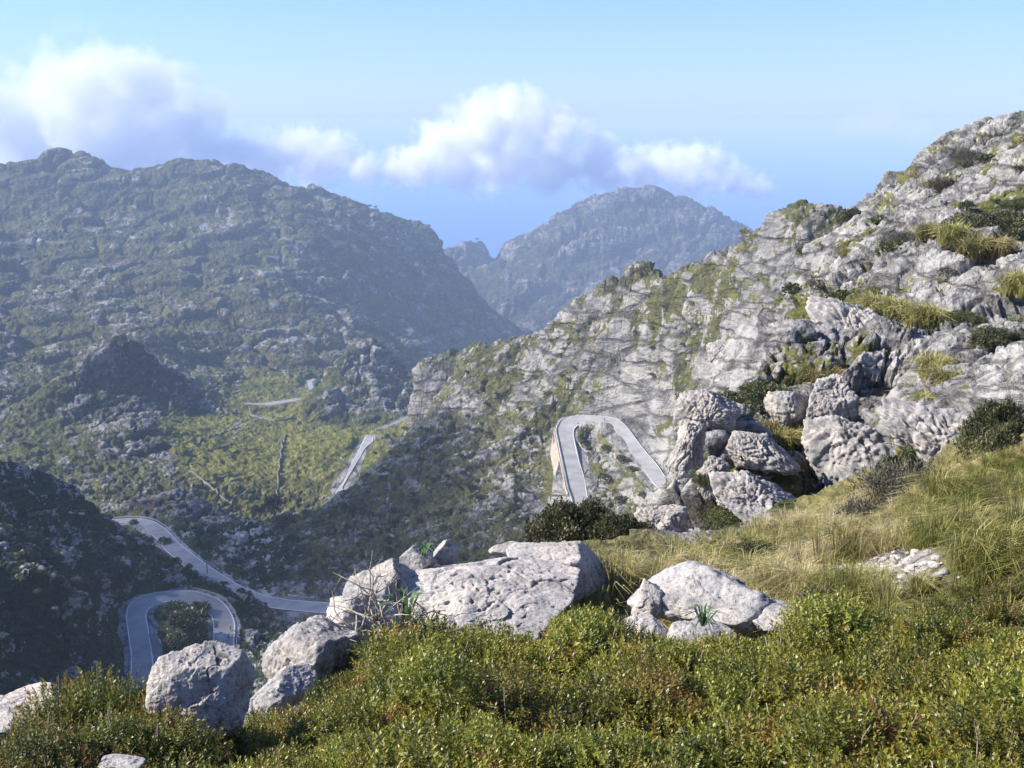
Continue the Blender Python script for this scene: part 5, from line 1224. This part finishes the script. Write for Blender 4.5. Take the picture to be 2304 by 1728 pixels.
def rider(pos, heading, jersey, shorts, helmet, lab_p, lab_b):
    Mj, Ms, Mh = plain('jersey_cloth', jersey, 0.8), plain('shorts_cloth', shorts, 0.8), plain('helmet_shell', helmet, 0.4)
    b = empty('bicycle', pos, heading); tag(b, lab_b, 'bicycle', 'bicycles on the hairpin roads')
    for x in (-0.5, 0.5):
        w = mesh_np('wheel', *ring((x, 0, 0.34), 0.30, 0.012), M_CHROME, parent=b); mesh_np('tyre', *ring((x, 0, 0.34), 0.33, 0.022), M_BLACK, parent=w)
        mesh_np('spokes', *join([tube([(x + .3 * math.cos(a), 0, .34 + .3 * math.sin(a)), (x, .01, .34), (x - .3 * math.cos(a), 0, .34 - .3 * math.sin(a))], .003, 3) for a in np.linspace(0, PI, 8, endpoint=False)]), M_CHROME, parent=w)
    bb, st, hd = (-.05, 0, .30), (-.2, 0, .82), (.36, 0, .78)
    mesh_np('frame', *join([tube([bb, st], .018), tube([st, hd], .018), tube([bb, hd], .02), tube([(-.5, 0, .34), bb], .012), tube([(-.5, 0, .34), st], .012), tube([hd, (.5, 0, .34)], .014), tube([hd, (.35, 0, .93)], .016)]), M_CHROME, parent=b)
    mesh_np('handlebar', *tube([(.42, -.2, .86), (.46, -.2, .95), (.36, -.2, .97), (.36, .2, .97), (.46, .2, .95), (.42, .2, .86)], .014), M_BLACK, parent=b)
    mesh_np('saddle', *join([tube([(-.2, 0, .82), (-.23, 0, .96)], .013), tube([(-.36, 0, .975), (-.28, 0, .985), (-.1, 0, .975)], [.07, .06, .02], 8)]), M_BLACK, parent=b)
    mesh_np('pedals', *join([tube([(-.05, -.1, .30), (.07, -.1, .18), (.07, -.2, .18)], .012), tube([(-.05, .1, .30), (-.17, .1, .42), (-.17, .2, .42)], .012)]), M_BLACK, parent=b)
    p = empty('person', pos, heading); tag(p, lab_p, 'cyclist', 'cyclists on the hairpin roads')
    J = [(-.22, 0, 1.04, .125), (-.05, 0, 1.22, .125), (.12, 0, 1.38, .13), (.19, 0, 1.46, .055), (.25, 0, 1.53, .055), (.28, 0, 1.60, .095), (.30, 0, 1.67, .08),
         (.12, -.17, 1.36, .065), (.25, -.21, 1.16, .048), (.38, -.2, 1.02, .035), (.44, -.2, .97, .035), (.12, .17, 1.36, .065), (.25, .21, 1.16, .048), (.38, .2, 1.02, .035), (.44, .2, .97, .035),
         (-.2, -.1, .98, .10), (.16, -.11, .72, .075), (.02, -.12, .28, .045), (.10, -.13, .20, .035), (-.2, .1, .98, .10), (.12, .11, .86, .075), (-.2, .12, .53, .045), (-.11, .13, .45, .035)]
    E = [(0, 1), (1, 2), (2, 3), (3, 4), (4, 5), (5, 6), (2, 7), (7, 8), (8, 9), (9, 10), (2, 11), (11, 12), (12, 13), (13, 14), (0, 15), (15, 16), (16, 17), (17, 18), (0, 19), (19, 20), (20, 21), (21, 22)]
    body = skin_body('body', J, E, M_SKIN, p)
    skin_body('jersey', [(-.18, 0, 1.08, .15), (-.05, 0, 1.22, .15), (.12, 0, 1.38, .155), (.13, -.17, 1.35, .085), (.21, -.2, 1.22, .07), (.13, .17, 1.35, .085), (.21, .2, 1.22, .07)], [(0, 1), (1, 2), (2, 3), (3, 4), (2, 5), (5, 6)], Mj, p)
    skin_body('shorts', [(-.21, 0, 1.04, .15), (-.2, -.1, .98, .12), (.04, -.11, .80, .10), (-.2, .1, .98, .12), (.02, .11, .90, .10)], [(0, 1), (1, 2), (0, 3), (3, 4)], Ms, p)
    v, f = ico(3); v = v * np.array([.15, .115, .10]); v[:, 2] = np.maximum(v[:, 2], -.02); mesh_np('helmet', v + np.array([.29, 0, 1.68]), f, Mh, smooth=True, parent=p)
def on_road(name, x, y):
    """a point of the road under a photograph pixel and the heading of the road there"""
    M, hw = ROADINFO[name]; X, Y = to_px(M); i = int(np.argmin((X - x) ** 2 + (Y - y) ** 2)); q = at_z(x, y, M[i, 2])
    d = M[min(i + 1, len(M) - 1)] - M[max(i - 1, 0)]
    return (q[0], q[1], M[i, 2] + 0.02), math.atan2(d[1], d[0])
q, hd = on_road('lower', 519, 1419); rider(q, hd + PI, (0.62, 0.20, 0.05), (0.30, 0.05, 0.05), (0.65, 0.62, 0.55), 'cyclist in orange jersey and red shorts on the shaded lower hairpin', 'bicycle ridden by the orange jersey rider on the lower hairpin')
q, hd = on_road('lower', 515, 1441); rider(q, hd + PI, (0.10, 0.09, 0.08), (0.05, 0.05, 0.05), (0.75, 0.78, 0.70), 'cyclist in dark clothes and pale helmet on the shaded lower hairpin', 'bicycle ridden by the dark clothed rider on the lower hairpin')
q, hd = on_road('upper', 1360, 948); rider(q, hd, (0.60, 0.12, 0.09), (0.03, 0.03, 0.04), (0.7, 0.3, 0.25), 'lone cyclist in red jersey at the top of the sunlit upper hairpin', 'bicycle ridden by the lone red rider on the upper hairpin')

M_GLASS = plain('dark_window_glass', (0.02, 0.025, 0.03), 0.1, spec=0.6)
M_LAMP = plain('lamp_glass', (0.7, 0.68, 0.6), 0.2)
def car(pos, heading, col, label):
    Mc = plain('car_paint', col, 0.35, spec=0.5)
    r = empty('car', pos, heading); tag(r, label, 'car')
    prof = [(-2.05, .35), (-2.1, .75), (-2.0, .95), (-1.2, 1.0), (-.75, 1.42), (.55, 1.45), (1.15, 1.0), (1.95, .88), (2.1, .6), (2.05, .32)]
    n = len(prof); v = []
    for s, ins in ((-1, 0), (1, 0)):
        for x, z in prof: v.append((x, s * (.85 if z < 1.05 else .68), z))
    bm = bmesh.new(); vs = [bm.verts.new(c) for c in v]
    bm.faces.new(vs[:n]); bm.faces.new(vs[n:][::-1])
    for i in range(n): bm.faces.new((vs[i], vs[i + n], vs[(i + 1) % n + n], vs[(i + 1) % n]))
    bmesh.ops.recalc_face_normals(bm, faces=bm.faces); bmesh.ops.bevel(bm, geom=list(bm.edges), offset=.05, segments=2, affect='EDGES')
    me = bpy.data.meshes.new('body'); bm.to_mesh(me); bm.free(); me.materials.append(Mc); link(bpy.data.objects.new('body', me), r)
    for s in (-1, 1):
        q = [(-1.0, s * .80, 1.06), (.95, s * .80, 1.06), (.5, s * .71, 1.38), (-.7, s * .71, 1.36)]
        mesh_np('side_window', q, [(0, 1, 2, 3)], M_GLASS, parent=r)
        for x in (-1.25, 1.3):
            w = mesh_np('wheel', *ring((0, 0, 0), .16, .10, 18, 8), M_CHROME, parent=r); w.location = (x, s * .82, .32)
            mesh_np('tyre', *ring((0, 0, 0), .25, .075, 18, 8), M_BLACK, parent=w)
        h = mesh_np('headlight', ico(2)[0] * np.array([.06, .16, .09]), ico(2)[1], M_LAMP, parent=r); h.location = (2.06, s * .6, .68)
    mesh_np('windscreen', [(1.13, -.66, 1.06), (1.13, .66, 1.06), (.62, .6, 1.42), (.62, -.6, 1.42)], [(0, 1, 2, 3)], M_GLASS, parent=r)
    mesh_np('rear_window', [(-1.2, -.66, 1.06), (-1.2, .66, 1.06), (-.82, .6, 1.38), (-.82, -.6, 1.38)], [(0, 3, 2, 1)], M_GLASS, parent=r)
q, hd = on_road('gorge', 932, 934); car(q, hd, (0.03, 0.03, 0.035), 'small dark car on the far valley road below the rocky spur')
q, hd = on_road('knoll', 704, 877); car(q, hd, (0.05, 0.05, 0.06), 'tiny dark car on the short steep road beside the far knoll')
